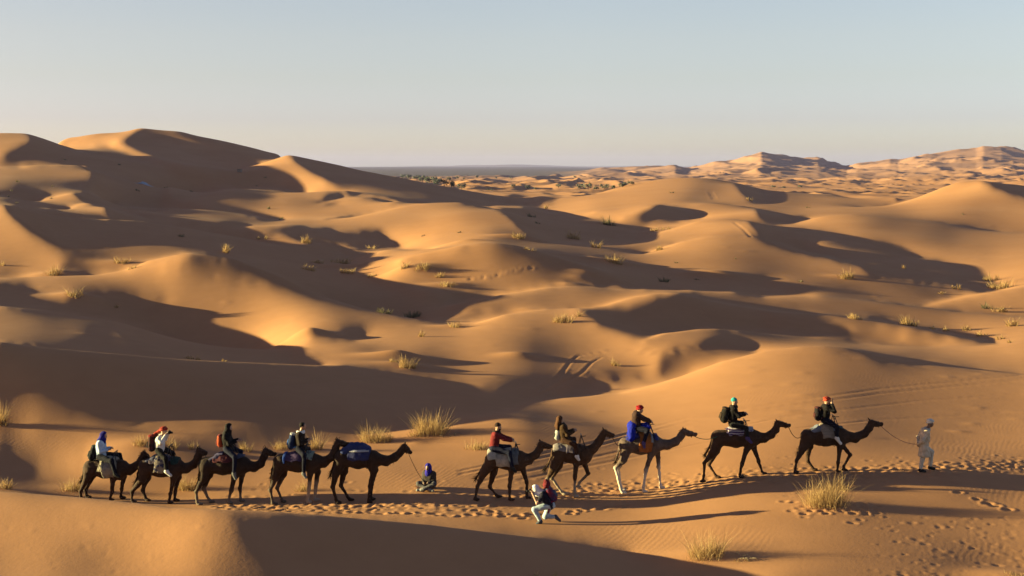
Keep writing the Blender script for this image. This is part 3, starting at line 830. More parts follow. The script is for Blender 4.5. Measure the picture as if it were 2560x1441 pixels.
# ------------------------------------------------------------------ coordinates of the caravan plane
CROP = {1: (180, 1030, 1995 / 360), 2: (480, 1030, 2106 / 380), 3: (800, 1010, 1853 / 360), 4: (1160, 1020, 1487 / 320), 5: (1480, 980, 1663 / 300), 6: (1720, 970, 1663 / 300), 7: (1960, 970, 1921 / 440)}
class Plane:
    """reads traced outline points of one figure as metres in its own vertical plane"""
    def __init__(s, crop, d, x0, z0): s.c = CROP[crop]; s.d = d; s.x0 = x0; s.z0 = z0
    def __call__(s, cx, cy, y=0.0):
        px = s.c[0] + cx / s.c[2]; py = s.c[1] + cy / s.c[2]
        return np.array([(px - 1280) * s.d / F - s.x0, y, CH - (py - HY) * s.d / F - s.z0])

def coat_mat(name, col, pale):
    m, n, l, b = new_mat(name)
    b.inputs['Roughness'].default_value = .85
    b.inputs['Specular IOR Level'].default_value = .2
    tc = n.new('ShaderNodeTexCoord')
    no = n.new('ShaderNodeTexNoise'); no.inputs['Scale'].default_value = 7; no.inputs['Detail'].default_value = 6; no.inputs['Roughness'].default_value = .65
    l.new(tc.outputs['Object'], no.inputs['Vector'])
    r = n.new('ShaderNodeValToRGB'); r.color_ramp.elements[0].position = .3; r.color_ramp.elements[1].position = .75
    r.color_ramp.elements[0].color = (*[c * .38 for c in col], 1); r.color_ramp.elements[1].color = (*[c * .85 for c in col], 1)
    l.new(no.outputs['Fac'], r.inputs['Fac'])
    at_ = n.new('ShaderNodeAttribute'); at_.attribute_name = 'pale'
    mx = n.new('ShaderNodeMix'); mx.data_type = 'RGBA'; mx.inputs[7].default_value = (*[q * .85 for q in pale], 1)
    l.new(at_.outputs['Fac'], mx.inputs['Factor']); l.new(r.outputs['Color'], mx.inputs[6]); l.new(mx.outputs[2], b.inputs['Base Color'])
    n2 = n.new('ShaderNodeTexNoise'); n2.inputs['Scale'].default_value = 60; n2.inputs['Detail'].default_value = 3
    mp = n.new('ShaderNodeMapping'); mp.inputs['Scale'].default_value = (1, 1, .25)
    l.new(tc.outputs['Object'], mp.inputs['Vector']); l.new(mp.outputs['Vector'], n2.inputs['Vector'])
    bp = n.new('ShaderNodeBump'); bp.inputs['Strength'].default_value = .7; bp.inputs['Distance'].default_value = .02
    l.new(n2.outputs['Fac'], bp.inputs['Height']); l.new(bp.outputs['Normal'], b.inputs['Normal'])
    return m
FUR = cloth('camel_fur', (.03, .015, .009), scale=30)
EYE = cloth('eye_dark', (.01, .008, .006), rough=.2, bump=0)
ROPE = cloth('rope_fibre', (.10, .06, .04)); ROPE_P = cloth('rope_pink', (.34, .16, .16)); ROPE_G = cloth('rope_green', (.03, .16, .10)); ROPE_W = cloth('rope_cream', (.45, .38, .26))
IRON = cloth('handle_iron', (.05, .045, .045), rough=.5, bump=.1)

def camel(c):
    """c: dict of traced joints; returns root, plane, torso shape"""
    d = c['d']; cr = c['crop']
    feet = [l[-1] for l in c['hind'] + c['front']]
    pl = Plane(cr, d, 0, 0)
    fx = np.mean([pl(*q)[0] for q in feet])
    z0 = ground(fx, d)
    pl = Plane(cr, d, fx, z0)
    root = empty('camel', (fx, d, z0), c['label'], 'camel', 'camels in the caravan')
    H = pl(*c['H']); S = pl(*c['S']); N = [pl(*q) for q in c['N']]; P = pl(*c['P']); M = pl(*c['M'])
    mid = (H + S) / 2 + np.array([0, 0, -.02])
    t = Sdf()
    t.cone(H + (-.02, .06, 0), mid, .235, .30, .06).cone(H + (-.02, -.06, 0), mid, .235, .30, .06)
    t.cone(mid, S, .305, .28, .08)
    hump = mid + np.array([-.02, 0, 0])
    hz = c['hz']
    t.cone(hump + (0, 0, min(.14, hz - .04)), hump + (0, 0, hz), .25 if hz > .15 else .22, .12, .14)
    t.cone(hump + (.2, 0, .12), S + (-.02, 0, .12), .22, .16, .10)
    torso = t
    b = Sdf(); b.p = list(t.p)
    b.cone(S + (.02, 0, -.12), S + (-.03, 0, -.25), .19, .13, .08)
    neck = [S + (.02, 0, .02)] + N + [P]
    rads = [.235, .158, .128, .112, .098]
    if len(neck) != len(rads): rads = list(np.linspace(.235, .1, len(neck)))
    b.chain(neck, rads, .07)
    ax = M - P; L = np.linalg.norm(ax); ax /= L; up = np.array([-ax[2], 0, ax[0]])
    if up[2] < 0: up = -up
    b.cone(P, P + ax * L * .5, .098, .078, .05).cone(P + ax * L * .5 - up * .012, M - ax * .05 - up * .012, .074, .062, .03)
    b.cone(P + ax * L * .35 - up * .06, M - ax * .08 - up * .05, .06, .042, .03)          # lower jaw
    b.ell(M - ax * .045 + up * .012, (.06, .055, .05), .02)
    for sy in (-1, 1):
        b.cone(P + ax * .10 + up * .06 + (0, .055 * sy, 0), P + ax * .17 + up * .055 + (0, .06 * sy, 0), .032, .025, .03)   # brow
        b.cone(P - ax * .03 + up * .07 + (0, .07 * sy, 0), P - ax * .10 + up * .15 + (0, .095 * sy, 0), .028, .014, .02)     # ear
        b.cone(N[-1] + (0, .02 * sy, 0), P + (0, .02 * sy, 0), .10, .085, .04)
    legs = []
    for kind, key in (('hind', 'hind'), ('front', 'front')):
        for i, lg in enumerate(c[key]):
            sy = (-1, 1)[i] * .15
            J = [pl(*q) for q in lg]
            for q in J: q[1] = sy
            foot = J[-1]
            raised = c.get('raised') == (key, i)
            if not raised: foot[2] = ground(fx + foot[0], d + sy) - z0 + .045
            if kind == 'hind':
                b.cone(H + (.02, sy * .75, -.02), J[0], .20, .135, .08)
                b.cone(J[0], J[1], .12, .062, .05)
            else:
                b.cone(S + (-.03, sy * .75, -.08), J[0], .19, .105, .06)
                b.cone(J[0], J[1], .092, .058, .04)
            b.ell(J[1], (.066, .062, .075), .03)
            if len(J) == 3:
                fet = J[1] + (J[2] - J[1]) * .86 + np.array([-.025, 0, 0])
                rest = [fet, J[2]]
            else: rest = J[2:]
            b.cone(J[1], rest[0], .056, .043, .03)
            b.ell(rest[0], (.050, .048, .05), .02)
            b.cone(rest[0], foot, .043, .05, .02)
            dirx = 1.0 if not raised else .3
            b.ell(foot + np.array([.035 * dirx, 0, -.004]), (.105, .08, .05), .03)
            legs.append((kind, J, foot))
    T = [pl(*q) for q in c['tail']]
    for q in T: q[1] = .0
    b.chain([H + (-.17, 0, .10)] + T, [.05] + list(np.linspace(.034, .028, len(T))), .03)
    # coat: pale lower legs where the animal has them
    pk = c.get('pale', 0.0); zk = c.get('palez', .75)
    def pale(V):
        nz = vnoise(V[:, 0] * 6, V[:, 2] * 6, 2) - .5
        q = pk * (1 - smooth01(zk - .35, zk + .1, V[:, 2] + nz * .25))
        return q * (smooth01(-.2, .2, V[:, 0]) * .8 + .2) if c.get('pf') else q
    body = sdf_obj('body', b, .022, coat_mat('coat', c['col'], c.get('palec', (.42, .33, .25))), root, rough=.022, attr={'pale': pale}, seed=int(c['H'][0]) % 90)
    # eyes, shaggy fur on head, nape, hump, and the tail tuft
    for sy in (-1, 1):
        e = Sdf().ell(P + ax * .135 + up * .03 + (0, .083 * sy, 0), (.016, .012, .014))
        V, Q = e.mesh(.006); mesh_obj('eye', V, Q.astype(int), EYE, root)
    g = np.random.default_rng(int(c['H'][0]) + 5)
    V = []; Fq = []
    def tuft(p, dirv, ln, n, spread, w=.006):
        for k in range(n):
            q = p + g.normal(0, spread, 3); dv = np.array(dirv) + g.normal(0, .35, 3); dv /= np.linalg.norm(dv)
            side = np.cross(dv, g.normal(0, 1, 3)); side /= np.linalg.norm(side) + 1e-6
            l2 = ln * g.uniform(.6, 1.2); i0 = len(V)
            V.extend([q - side * w, q + side * w, q + dv * l2 * .55 + side * w * .7 + (0, 0, -.01), q + dv * l2 * .55 - side * w * .7 + (0, 0, -.01), q + dv * l2 + (0, 0, -.03)])
            Fq.extend([(i0, i0 + 1, i0 + 2, i0 + 3), (i0 + 3, i0 + 2, i0 + 4)])
    for tt in np.linspace(0, 1, 12): tuft(N[-2] + (N[-1] - N[-2]) * tt + up * .085, (-.3, 0, .9), .06, 5, .025)
    for tt in np.linspace(0, 1, 12): tuft(N[-1] + (P - N[-1]) * tt + np.array([-.06, 0, .05]), (-.7, 0, .6), .07, 6, .03)
    tuft(P + up * .085, (-.1, 0, 1), .05, 26, .04)
    for tt in np.linspace(0, 1, 8): tuft(N[0] + (N[-1] - N[0]) * tt + np.array([.03, 0, -.12]), (.1, 0, -1), .07, 4, .025)
    for tt in np.linspace(.45, 1, 9): tuft(T[0] + (T[-1] - T[0]) * tt, T[-1] - T[0] + np.array([-.03, 0, -.05]), .15, 9, .012)
    tuft(T[-1], T[-1] - T[0], .2, 30, .016)
    fur = mesh_obj('shaggy_hair', V, Fq, FUR, root, smooth=False); tag(fur, kind='stuff')
    # halter
    hm = MB()
    def ring(cn, a1, r1, r2):
        a = np.array([-a1[2], 0, a1[0]]); y = np.array([0, 1., 0])
        hm.tube([cn + a * r1 * math.cos(w) + y * r2 * math.sin(w) for w in np.linspace(0, 2 * math.pi, 15)], .009, 5)
    ring(P + ax * L * .62 - up * .03, ax, .105, .088); ring(P + ax * .02 - up * .01, ax, .125, .112)
    for sy in (-1, 1): hm.tube([P + ax * .02 + (0, sy * .11, 0), P + ax * L * .62 + (0, sy * .088, 0) - up * .03], .008, 5)
    hm.build('halter', c.get('halter', ROPE), root)
    c.update(root=root, pl=pl, Hp=H, Sp=S, mid=mid, torso=torso, Mp=M, Pp=P, axp=ax, upp=up, fx=fx, z0=z0, hump=hump)
    return c

DARK = (.050, .024, .012)
CAMELS = [
 dict(crop=1, d=40.6, H=(265, 770), S=(680, 790), N=[(800, 805), (900, 740), (960, 665)], P=(990, 590), M=(1085, 670),
      hind=[[(235, 890), (140, 1085), (160, 1290)], [(275, 880), (165, 1090), (190, 1290)]], front=[[(590, 920), (577, 1085), (562, 1290)], [(700, 900), (668, 1090), (668, 1290)]],
      tail=[(160, 810), (150, 900), (128, 960)], col=(.060, .027, .013), label='rearmost dark brown camel, carrying the rider in the blue headscarf'),
 dict(crop=1, d=40.4, H=(1030, 755), S=(1440, 770), N=[(1580, 780), (1690, 725), (1745, 630)], P=(1765, 545), M=(1875, 575),
      hind=[[(985, 930), (850, 1085), (862, 1290)], [(1020, 930), (962, 1100), (1020, 1290)]], front=[[(1425, 920), (1385, 1110), (1370, 1305)], [(1460, 920), (1412, 1120), (1418, 1310)]],
      tail=[(910, 850), (895, 940), (880, 990)], col=(.058, .027, .014), label='second camel from the back, under the rider in the white jumper'),
 dict(crop=2, d=40.1, H=(200, 730), S=(690, 735), N=[(850, 765), (950, 720), (1000, 625)], P=(1020, 545), M=(1165, 590),
      hind=[[(185, 890), (75, 1090), (105, 1310)], [(225, 880), (145, 1085), (240, 1320)]], front=[[(600, 890), (560, 1070), (520, 1310)], [(680, 880), (650, 1080), (672, 1315)]],
      tail=[(110, 780), (97, 880), (85, 990)], col=(.036, .018, .010), pale=.35, palez=.5, label='nearly black camel with purplish shins, carrying the rider with the orange backpack'),
 dict(crop=2, d=39.9, pf=True, H=(1235, 690), S=(1690, 700), N=[(1830, 700), (1930, 630), (1985, 520)], P=(2025, 425), M=(2185, 450),
      hind=[[(1170, 880), (1098, 1060), (1142, 1300)], [(1250, 880), (1168, 1075), (1250, 1295)]], front=[[(1650, 850), (1632, 1060), (1620, 1290)], [(1730, 850), (1705, 1060), (1700, 1280)]],
      tail=[(1130, 720), (1108, 800), (1100, 910)], col=DARK, pale=.75, palez=.75, label='camel with greyish white front legs, right behind the riderless camel'),
 dict(crop=3, d=39.8, H=(285, 690), S=(680, 715), N=[(850, 735), (960, 690), (1035, 625)], P=(1085, 555), M=(1175, 640),
      hind=[[(215, 880), (172, 1055), (235, 1270)], [(305, 880), (262, 1065), (375, 1275)]], front=[[(690, 860), (648, 1050), (640, 1268)], [(705, 860), (662, 1050), (655, 1262)]],
      tail=[(180, 760), (160, 840), (130, 920)], col=(.040, .019, .010), label='dark riderless camel with a blue pack, its rope held by the seated man'),
 dict(crop=4, d=39.9, H=(335, 590), S=(650, 605), N=[(750, 600), (830, 545), (875, 485)], P=(895, 425), M=(1025, 455),
      hind=[[(235, 740), (157, 900), (140, 1100)], [(345, 760), (297, 930), (395, 1090)]], front=[[(550, 720), (530, 900), (540, 1055)], [(680, 720), (730, 875), (742, 1040)]],
      tail=[(230, 660), (190, 740), (140, 815)], col=(.075, .036, .018), label='brown camel carrying the rider in the maroon jumper'),
 dict(crop=4, d=40.4, H=(1105, 515), S=(1400, 540), N=[(1490, 480), (1561, 405), (1600, 340)], P=(1632, 292), M=(1747, 322),
      hind=[[(1030, 690), (962, 825), (985, 985)], [(1105, 680), (1022, 830), (1165, 985)]], front=[[(1300, 640), (1287, 790), (1290, 940)], [(1395, 640), (1448, 775), (1340, 890), (1325, 925)]], raised=('front', 1),
      tail=[(1005, 590), (980, 650), (935, 715)], col=(.085, .040, .018), pale=.7, palez=.65, label='reddish brown camel lifting a pale front leg, carrying the long haired rider'),
 dict(crop=5, d=40.9, H=(475, 735), S=(870, 725), N=[(1040, 735), (1160, 690), (1235, 615)], P=(1275, 550), M=(1455, 595),
      hind=[[(425, 930), (322, 1040), (415, 1320)], [(450, 930), (365, 1080), (425, 1315)]], front=[[(800, 880), (740, 1075), (710, 1285)], [(915, 860), (932, 1060), (970, 1280)]],
      tail=[(380, 800), (355, 870), (325, 960)], col=(.13, .085, .065), pale=.95, palez=.95, palec=(.60, .50, .40), label='grey brown camel with white legs and an orange blanket'),
 dict(crop=6, d=41.2, H=(425, 690), S=(890, 690), N=[(1050, 695), (1150, 650), (1215, 580)], P=(1248, 495), M=(1425, 520),
      hind=[[(335, 890), (215, 1030), (212, 1200), (192, 1275)], [(400, 890), (302, 1080), (418, 1285)]], front=[[(800, 850), (737, 1040), (710, 1255)], [(920, 830), (990, 1030), (1055, 1240)]], raised=('hind', 0),
      tail=[(320, 760), (295, 830), (240, 925)], col=(.062, .028, .013), label='dark camel second in line, carrying the rider in the turquoise cap'),
 dict(crop=7, d=41.4, H=(265, 530), S=(620, 530), N=[(770, 545), (875, 500), (930, 440)], P=(955, 385), M=(1078, 393),
      hind=[[(205, 640), (125, 785), (115, 955)], [(285, 650), (268, 800), (345, 960)]], front=[[(598, 640), (578, 800), (578, 930)], [(650, 640), (737, 745), (662, 870), (668, 908)]], raised=('front', 1),
      tail=[(185, 580), (172, 640), (160, 700)], col=(.060, .028, .014), label='leading dark camel, its rope held by the walking guide'),
]
# height of the hump's top above the back (riders press the saddle down to different levels)
for c, hz in zip(CAMELS, (.13, .30, .27, .19, .38, .11, .19, .30, .19, .29)):
    c['hz'] = hz
    camel(c)

# ------------------------------------------------------------------ saddles
def saddle(c, label, x0, x1, zlow, mat, zfrom=None, pad=None, pad_h=.1, handle=(0.0, .3), extra=(), infl=.05, roll=None):
    """blanket draped over the hump, a stuffed ring pad, an iron hand rail"""
    pl = c['pl']; root = empty('camel_saddle', (c['fx'], c['d'], c['z0']), label, 'saddle', 'saddles on the camels')
    a = pl(x0, zlow); b_ = pl(x1, zlow); xa, xb, zl = a[0], b_[0], a[2]
    def slab(xa, xb, zl, slope=0.0):
        return lambda X, Y, Z: np.maximum(np.maximum(xa - X + .03 * np.sin(Z * 11), X - xb + .03 * np.sin(Z * 9 + 1)), zl + .02 * np.sin(X * 17) + slope * (X - xa) - Z)
    sdf_obj('blanket', c['torso'], .020, mat, root, infl=infl, clip=slab(xa, xb, zl), rough=.02, seed=4)
    for (ex0, ex1, ez, em, ei) in extra:
        sdf_obj('blanket', c['torso'], .020, em, root, infl=ei, clip=slab(pl(ex0, ez)[0], pl(ex1, ez)[0], pl(ex0, ez)[2]), rough=.02, seed=6)
    hp = c['hump']; hz_ = c['hz']
    if pad is not None:
        p = Sdf()
        for sy in (-1, 1):
            p.chain([hp + np.array([-.40, sy * .12, hz_ - .10]), hp + np.array([-.18, sy * .10, hz_ + .0]), hp + np.array([.16, sy * .10, hz_ + .0]), hp + np.array([.36, sy * .10, hz_ - .07])], [pad_h, pad_h * 1.0, pad_h * .95, pad_h * .9], .10)
        sdf_obj('saddle_pad', p, .02, pad, root, rough=.02, seed=9)
    if handle is not None:
        hx = hp[0] + .36 + handle[0]; hz = hp[2] + hz_ + .13
        m = MB()
        for sy in (-1, 1):
            m.tube([(hx - .12, sy * .2, hz - .12), (hx - .02, sy * .14, hz + handle[1])], .013, 6)
            m.tube([(hx + .12, sy * .2, hz - .12), (hx - .02, sy * .14, hz + handle[1])], .013, 6)
        m.tube([(hx - .03, -.24, hz + handle[1] + .01), (hx - .03, .24, hz + handle[1] + .01)], .016, 6)
        m.tube([(hx - .06, -.14, hz + handle[1]), (hx + .12, -.14, hz + handle[1] + .01)], .013, 6)
        m.build('hand_rail', IRON, root)
    g = MB()                                            # girth and crupper ropes
    H, S, mid = c['Hp'], c['Sp'], c['mid']
    for fx_, rr in ((mid[0] + .32, .315),):
        g.tube([(fx_, rr * math.sin(w) * .99, mid[2] + rr * math.cos(w)) for w in np.linspace(.9, 2 * math.pi - .9, 18)], .012, 5)
    g.build('girth_rope', c.get('rope', ROPE), root)
    for sy in (-1, 1):
        g = MB(); g.tube([(xa + .05, sy * .27, min(zl + .25, mid[2] + .12)), (H[0] - .02, sy * .27, H[2] + .08), (H[0] - .2, sy * .17, H[2] + .0), (H[0] - .27, sy * .03, H[2] - .03)], .010, 5)
        g.build('crupper_rope', c.get('rope', ROPE), root)
    c['sad'] = root
    return root

WOV = dict(kind='stripe', axis='X')
SAD = [
 dict(x0=400, x1=640, zlow=800, mat=cloth('blanket_dun', (.34, .29, .23)), pad=cloth('pad_dun', (.30, .25, .20)), extra=[(470, 630, 885, cloth('panel_grey', (.30, .27, .24), (.42, .36, .26), kind='patch', freq=6), .075), (425, 462, 800, cloth('stripe_cream', (.55, .48, .34)), .085)]),
 dict(x0=1085, x1=1370, zlow=690, mat=cloth('rug_mauve', (.12, .085, .11)), pad=cloth('pad_blue', (.10, .10, .16)), extra=[(1170, 1345, 810, cloth('rug_blue', (.045, .045, .10), (.30, .24, .19), kind='patch', freq=9, thr=.42), .075), (1390, 1500, 700, cloth('rug_teal', (.03, .06, .05)), .06)]),
 dict(x0=315, x1=600, zlow=670, mat=cloth('rug_red', (.13, .03, .035), (.09, .025, .035), kind='stripe', axis='Z', freq=5), pad=cloth('pad_violet', (.06, .05, .12)), extra=[(300, 440, 590, cloth('rug_violet', (.075, .065, .15)), .075), (640, 740, 620, cloth('rug_slate', (.08, .085, .14)), .07)]),
 dict(x0=1285, x1=1550, zlow=655, mat=cloth('rug_purple', (.09, .055, .14)), pad=cloth('pad_slate', (.10, .11, .16)), extra=[(1285, 1320, 690, cloth('strap_blue', (.03, .08, .35)), .075), (1590, 1690, 640, cloth('rug_plum', (.09, .06, .12), (.25, .3, .24), kind='patch', freq=10, thr=.3), .07)]),
 dict(x0=375, x1=650, zlow=700, mat=cloth('pack_navy', (.040, .045, .14)), pad=cloth('pad_navy', (.035, .05, .17)), pad_h=.13, handle=None, extra=[(385, 640, 598, cloth('pack_top_blue', (.035, .05, .17)), .075)]),
 dict(x0=365, x1=540, zlow=660, mat=cloth('blanket_cream', (.52, .46, .38), (.33, .29, .25)), pad=cloth('pad_cream', (.48, .43, .37)), extra=[(280, 380, 575, cloth('roll_cream', (.50, .45, .38)), .09), (560, 635, 640, cloth('panel_slate', (.16, .16, .17)), .06)]),
 dict(x0=1040, x1=1270, zlow=480, mat=cloth('blanket_taupe', (.30, .25, .24)), pad=cloth('pad_taupe', (.36, .31, .30)), extra=[(1190, 1290, 500, cloth('panel_plum', (.13, .10, .13)), .07)]),
 dict(x0=490, x1=900, zlow=630, mat=cloth('blanket_navy', (.05, .04, .10)), pad=cloth('pad_blue_bright', (.02, .03, .28)), extra=[(645, 822, 805, cloth('blanket_orange', (.44, .14, .03)), .085), (798, 826, 680, cloth('strap_grey', (.36, .38, .40)), .10), (845, 900, 640, cloth('panel_blue', (.05, .06, .22)), .07)]),
 dict(x0=480, x1=890, zlow=570, mat=cloth('blanket_violet', (.08, .05, .13)), pad=cloth('pad_violet2', (.09, .06, .14)), extra=[(555, 760, 632, cloth('blanket_striped', (.42, .36, .40), (.07, .03, .10), kind='stripe', axis='Z', freq=4.2), .075), (820, 892, 580, cloth('rug_lilac', (.12, .11, .24), (.4, .38, .4), kind='patch', freq=9, thr=.3), .07)]),
 dict(x0=325, x1=560, zlow=430, mat=cloth('blanket_slate', (.20, .20, .25)), pad=cloth('pad_slate2', (.20, .21, .27)), extra=[(392, 530, 525, cloth('blanket_woven', (.34, .27, .20), (.20, .16, .14), kind='stripe', axis='Z', freq=7), .075), (575, 640, 430, cloth('rug_seagreen', (.08, .14, .15)), .065)]),
]
SADL = ['dun blanket saddle with a cream stripe on the rearmost camel', 'patterned dark blue rug saddle under the rider in the white jumper', 'red and violet rug saddle under the rider with the orange backpack',
        'purple rug saddle with a blue strap under the rider with the blue backpack', 'navy blue pack on the riderless camel', 'folded cream blanket saddle under the maroon rider',
        'taupe padded saddle under the long haired rider', 'orange blanket saddle on the white legged camel', 'violet and white striped blanket saddle under the turquoise cap rider', 'grey woven blanket saddle on the leading camel']
for c, s, l in zip(CAMELS, SAD, SADL): saddle(c, l, **s)
# white band on the navy pack
c5 = CAMELS[4]
w5 = c5['pl'](385, 598); w6 = c5['pl'](640, 570)
sdf_obj('white_band', c5['torso'], .018, cloth('band_white', (.55, .53, .55)), c5['sad'], infl=.095, clip=lambda X, Y, Z: np.maximum(np.maximum(w5[0] - X, X - w6[0]), np.maximum(w5[2] - Z, Z - w6[2])))
# ------------------------------------------------------------------ people
def ik(a, b, l1, l2, pole):
    a = np.array(a, float); b = np.array(b, float); v = b - a; L = np.linalg.norm(v) + 1e-9
    Lc = min(L, l1 + l2 - .005); x = (l1 * l1 - l2 * l2 + Lc * Lc) / (2 * Lc); h = math.sqrt(max(l1 * l1 - x * x, 0))
    n = v / L; p = np.array(pole, float); p -= (p @ n) * n; p /= np.linalg.norm(p) + 1e-9
    return a + n * x + p * h
VOX = .0165
def person(loc, yaw, J, label, top=None, legs=None, shoe=None, skin=SKIN, head='turban', headm=None, hairm=None, scarf=None, robe=None, group=None, look=0.0, beard=None, hem=.0, sleeves='long', tail=None):
    """J: pelvis, chest, head, hands[2], knees[2], ankles[2], toes[2] (first of each pair on the camera's side)"""
    root = empty('person', loc, label, 'person', group); root.rotation_euler = (0, 0, yaw)
    pe, ch, hd = [np.array(J[k], float) for k in ('pelvis', 'chest', 'head')]
    sg = J.get('near', -1)
    lat = np.array([0, 1.0, 0])
    up = ch - pe; up /= np.linalg.norm(up)
    if 'elbows' in J: el = [np.array(q, float) for q in J['elbows']]
    else: el = [None, None]
    sh = [ch + lat * (.165 * s) + up * .01 for s in (sg, -sg)]
    hips = [pe + lat * (J.get('hip', .095) * s) for s in (sg, -sg)]
    hands = [np.array(q, float) for q in J['hands']]
    for i, s in enumerate((sg, -sg)):
        if el[i] is None: el[i] = ik(sh[i], hands[i], .29, .26, (-.35, s * .35, -1))
    kn = [np.array(q, float) for q in J['knees']]; an = [np.array(q, float) for q in J['ankles']]; to = [np.array(q, float) for q in J['toes']]
    def torso(sd):
        for s in (-1, 1):
            sd.cone(pe + lat * .06 * s, pe + (ch - pe) * .5 + lat * .055 * s, .125, .115, .06)
            sd.cone(pe + (ch - pe) * .5 + lat * .055 * s, ch + lat * .075 * s - up * .05, .115, .125, .06)
        sd.cone(ch - lat * .15, ch + lat * .15, .07, .07, .06)
        return sd
    def arms(sd, cut):
        for i in (0, 1):
            w = el[i] + (hands[i] - el[i]) * cut
            sd.cone(sh[i], el[i], .056, .044, .04)
            if cut > 0: sd.cone(el[i], w, .043, .034, .03)
        return sd
    def leg(sd, cut=1.0):
        for i in (0, 1):
            a = kn[i] + (an[i] - kn[i]) * cut
            sd.cone(hips[i], kn[i], .095, .062, .05); sd.cone(kn[i], a, .060, .042, .04)
        return sd
    c, s_ = math.cos(look), math.sin(look)
    def hp(f, l, z): return hd + np.array([f * c - l * s_, f * s_ + l * c, z])
    def skull(sd):
        sd.ell(hp(0, 0, .02), (.094, .080, .108), .03)
        sd.ell(hp(.028, 0, -.055), (.062, .056, .066), .04)
        return sd
    b = Sdf(); torso(b); arms(b, .93); leg(b); skull(b)
    b.cone(ch + up * .03, hp(-.02, 0, -.06), .058, .052, .04)
    b.cone(hp(.085, 0, 0.01), hp(.108, 0, -.028), .010, .015, .012)         # nose
    b.cone(hp(.078, -.03, .03), hp(.078, .03, .03), .014, .014, .02)           # brow
    b.cone(hp(.084, -.014, -.068), hp(.084, .014, -.068), .008, .008, .01)     # lips
    for s in (-1, 1): b.ell(hp(-.005, .080 * s, 0), (.022, .012, .03), .01)
    for i in (0, 1):
        w = el[i] + (hands[i] - el[i]) * .88; dv = hands[i] - el[i]; dv /= np.linalg.norm(dv)
        b.cone(w, w + dv * .075, .030, .034, .02)
        b.cone(an[i], to[i], .040, .03, .03)
    fing = MB()
    for i, s in enumerate((sg, -sg)):
        dv = hands[i] - el[i]; dv /= np.linalg.norm(dv)
        w = el[i] + (hands[i] - el[i]) * .88
        upv = (-.2, s * .2, 1) if abs(dv[2]) < .8 else (-1, s * .2, .2)
        hand(fing, w, dv, upv, 1.0, .9)
    sdf_obj('body', b, VOX, skin, root, extra=fing)
    for s in (-1, 1):
        e = Sdf().ell(hp(.077, .031 * s, .012), (.010, .013, .010)); V, Q = e.mesh(.0045); mesh_obj('eye', V, Q.astype(int), EYE, root)
    if top is not None:
        t = Sdf(); torso(t); arms(t, .84 if sleeves == 'long' else 0.0)
        if sleeves != 'long':
            t = Sdf(); torso(t)
            for i in (0, 1): t.cone(sh[i], sh[i] + (el[i] - sh[i]) * .6, .06, .05, .04)
        t.cone(ch + up * .02, ch + up * .055, .075, .062, .03)
        if hem: t.cone(pe, pe - up * hem, .15, .16, .05)
        sdf_obj('jacket' if sleeves == 'long' else 'shirt', t, VOX, top, root, infl=.022, rough=.018, seed=int(loc[0] * 10) & 63)
    if robe is not None:
        t = Sdf(); torso(t); arms(t, .9)
        for s in (-1, 1): t.cone(pe + lat * .06 * s, robe[1] + lat * .08 * s, .13, .165, .05)
        sdf_obj('robe', t, VOX, robe[0], root, infl=.018, rough=.03, clip=lambda X, Y, Z: robe[2] + .02 * np.sin(Y * 21 + X * 9) - Z, seed=3)
    if legs is not None:
        t = Sdf(); leg(t, .93)
        for s in (-1, 1): t.cone(pe + lat * .05 * s, pe + lat * .05 * s - up * .01, .125, .125, .05)
        sdf_obj('trousers', t, VOX, legs, root, infl=.018, rough=.014, seed=11)
    if shoe is not None:
        for i in (0, 1):
            t = Sdf(); t.cone(an[i] + (0, 0, .01), an[i] + (to[i] - an[i]) * .3, .052, .048, .03); t.cone(an[i] + np.array([-.03, 0, -.03]), to[i], .042, .040, .03)
            sdf_obj('shoe', t, .012, shoe, root, infl=.008)
    if head == 'turban':
        t = Sdf(); t.ell(hp(-.01, 0, .085), (.118, .105, .085), .02)
        n = 16
        for k, (zz, rr, tl) in enumerate(((.055, .028, .03), (.09, .026, -.02))):
            ps = [hp(.105 * math.cos(w) - .01, .092 * math.sin(w), zz + tl * math.cos(w)) for w in np.linspace(0, 2 * math.pi, n)]
            t.chain(ps, [rr] * n, .015)
        if tail is not None:
            ps = [hp(*q) for q in tail]; t.chain(ps, list(np.linspace(.05, .06, len(ps))), .04)
        sdf_obj('turban', t, .012, headm, root, rough=.014, seed=5)
    elif head == 'cap':
        t = Sdf(); t.ell(hp(-.012, 0, .045), (.108, .095, .10), .02)
        sdf_obj('cap', t, .011, headm, root, rough=.006, clip=lambda X, Y, Z: (hd[2] + .025) - Z + .25 * ((X - hd[0]) * c + (Y - hd[1]) * s_))
    elif head == 'wrap':
        t = Sdf(); t.ell(hp(-.015, 0, .035), (.118, .105, .125), .03)
        t.cone(hp(-.03, 0, -.05), ch + up * .05, .10, .13, .05)
        t.cone(hp(.02, 0, -.115), ch + up * .02 + np.array([.06, 0, 0]), .075, .11, .04)
        sdf_obj('headscarf', t, .013, headm, root, rough=.02, seed=8, clip=lambda X, Y, Z: .0 + np.where(Z > hd[2] - .085, ((X - hd[0]) * c + (Y - hd[1]) * s_) - .055 - np.clip(np.abs(Z - hd[2] - .01) - .055, 0, .2) * 1.3, -1))
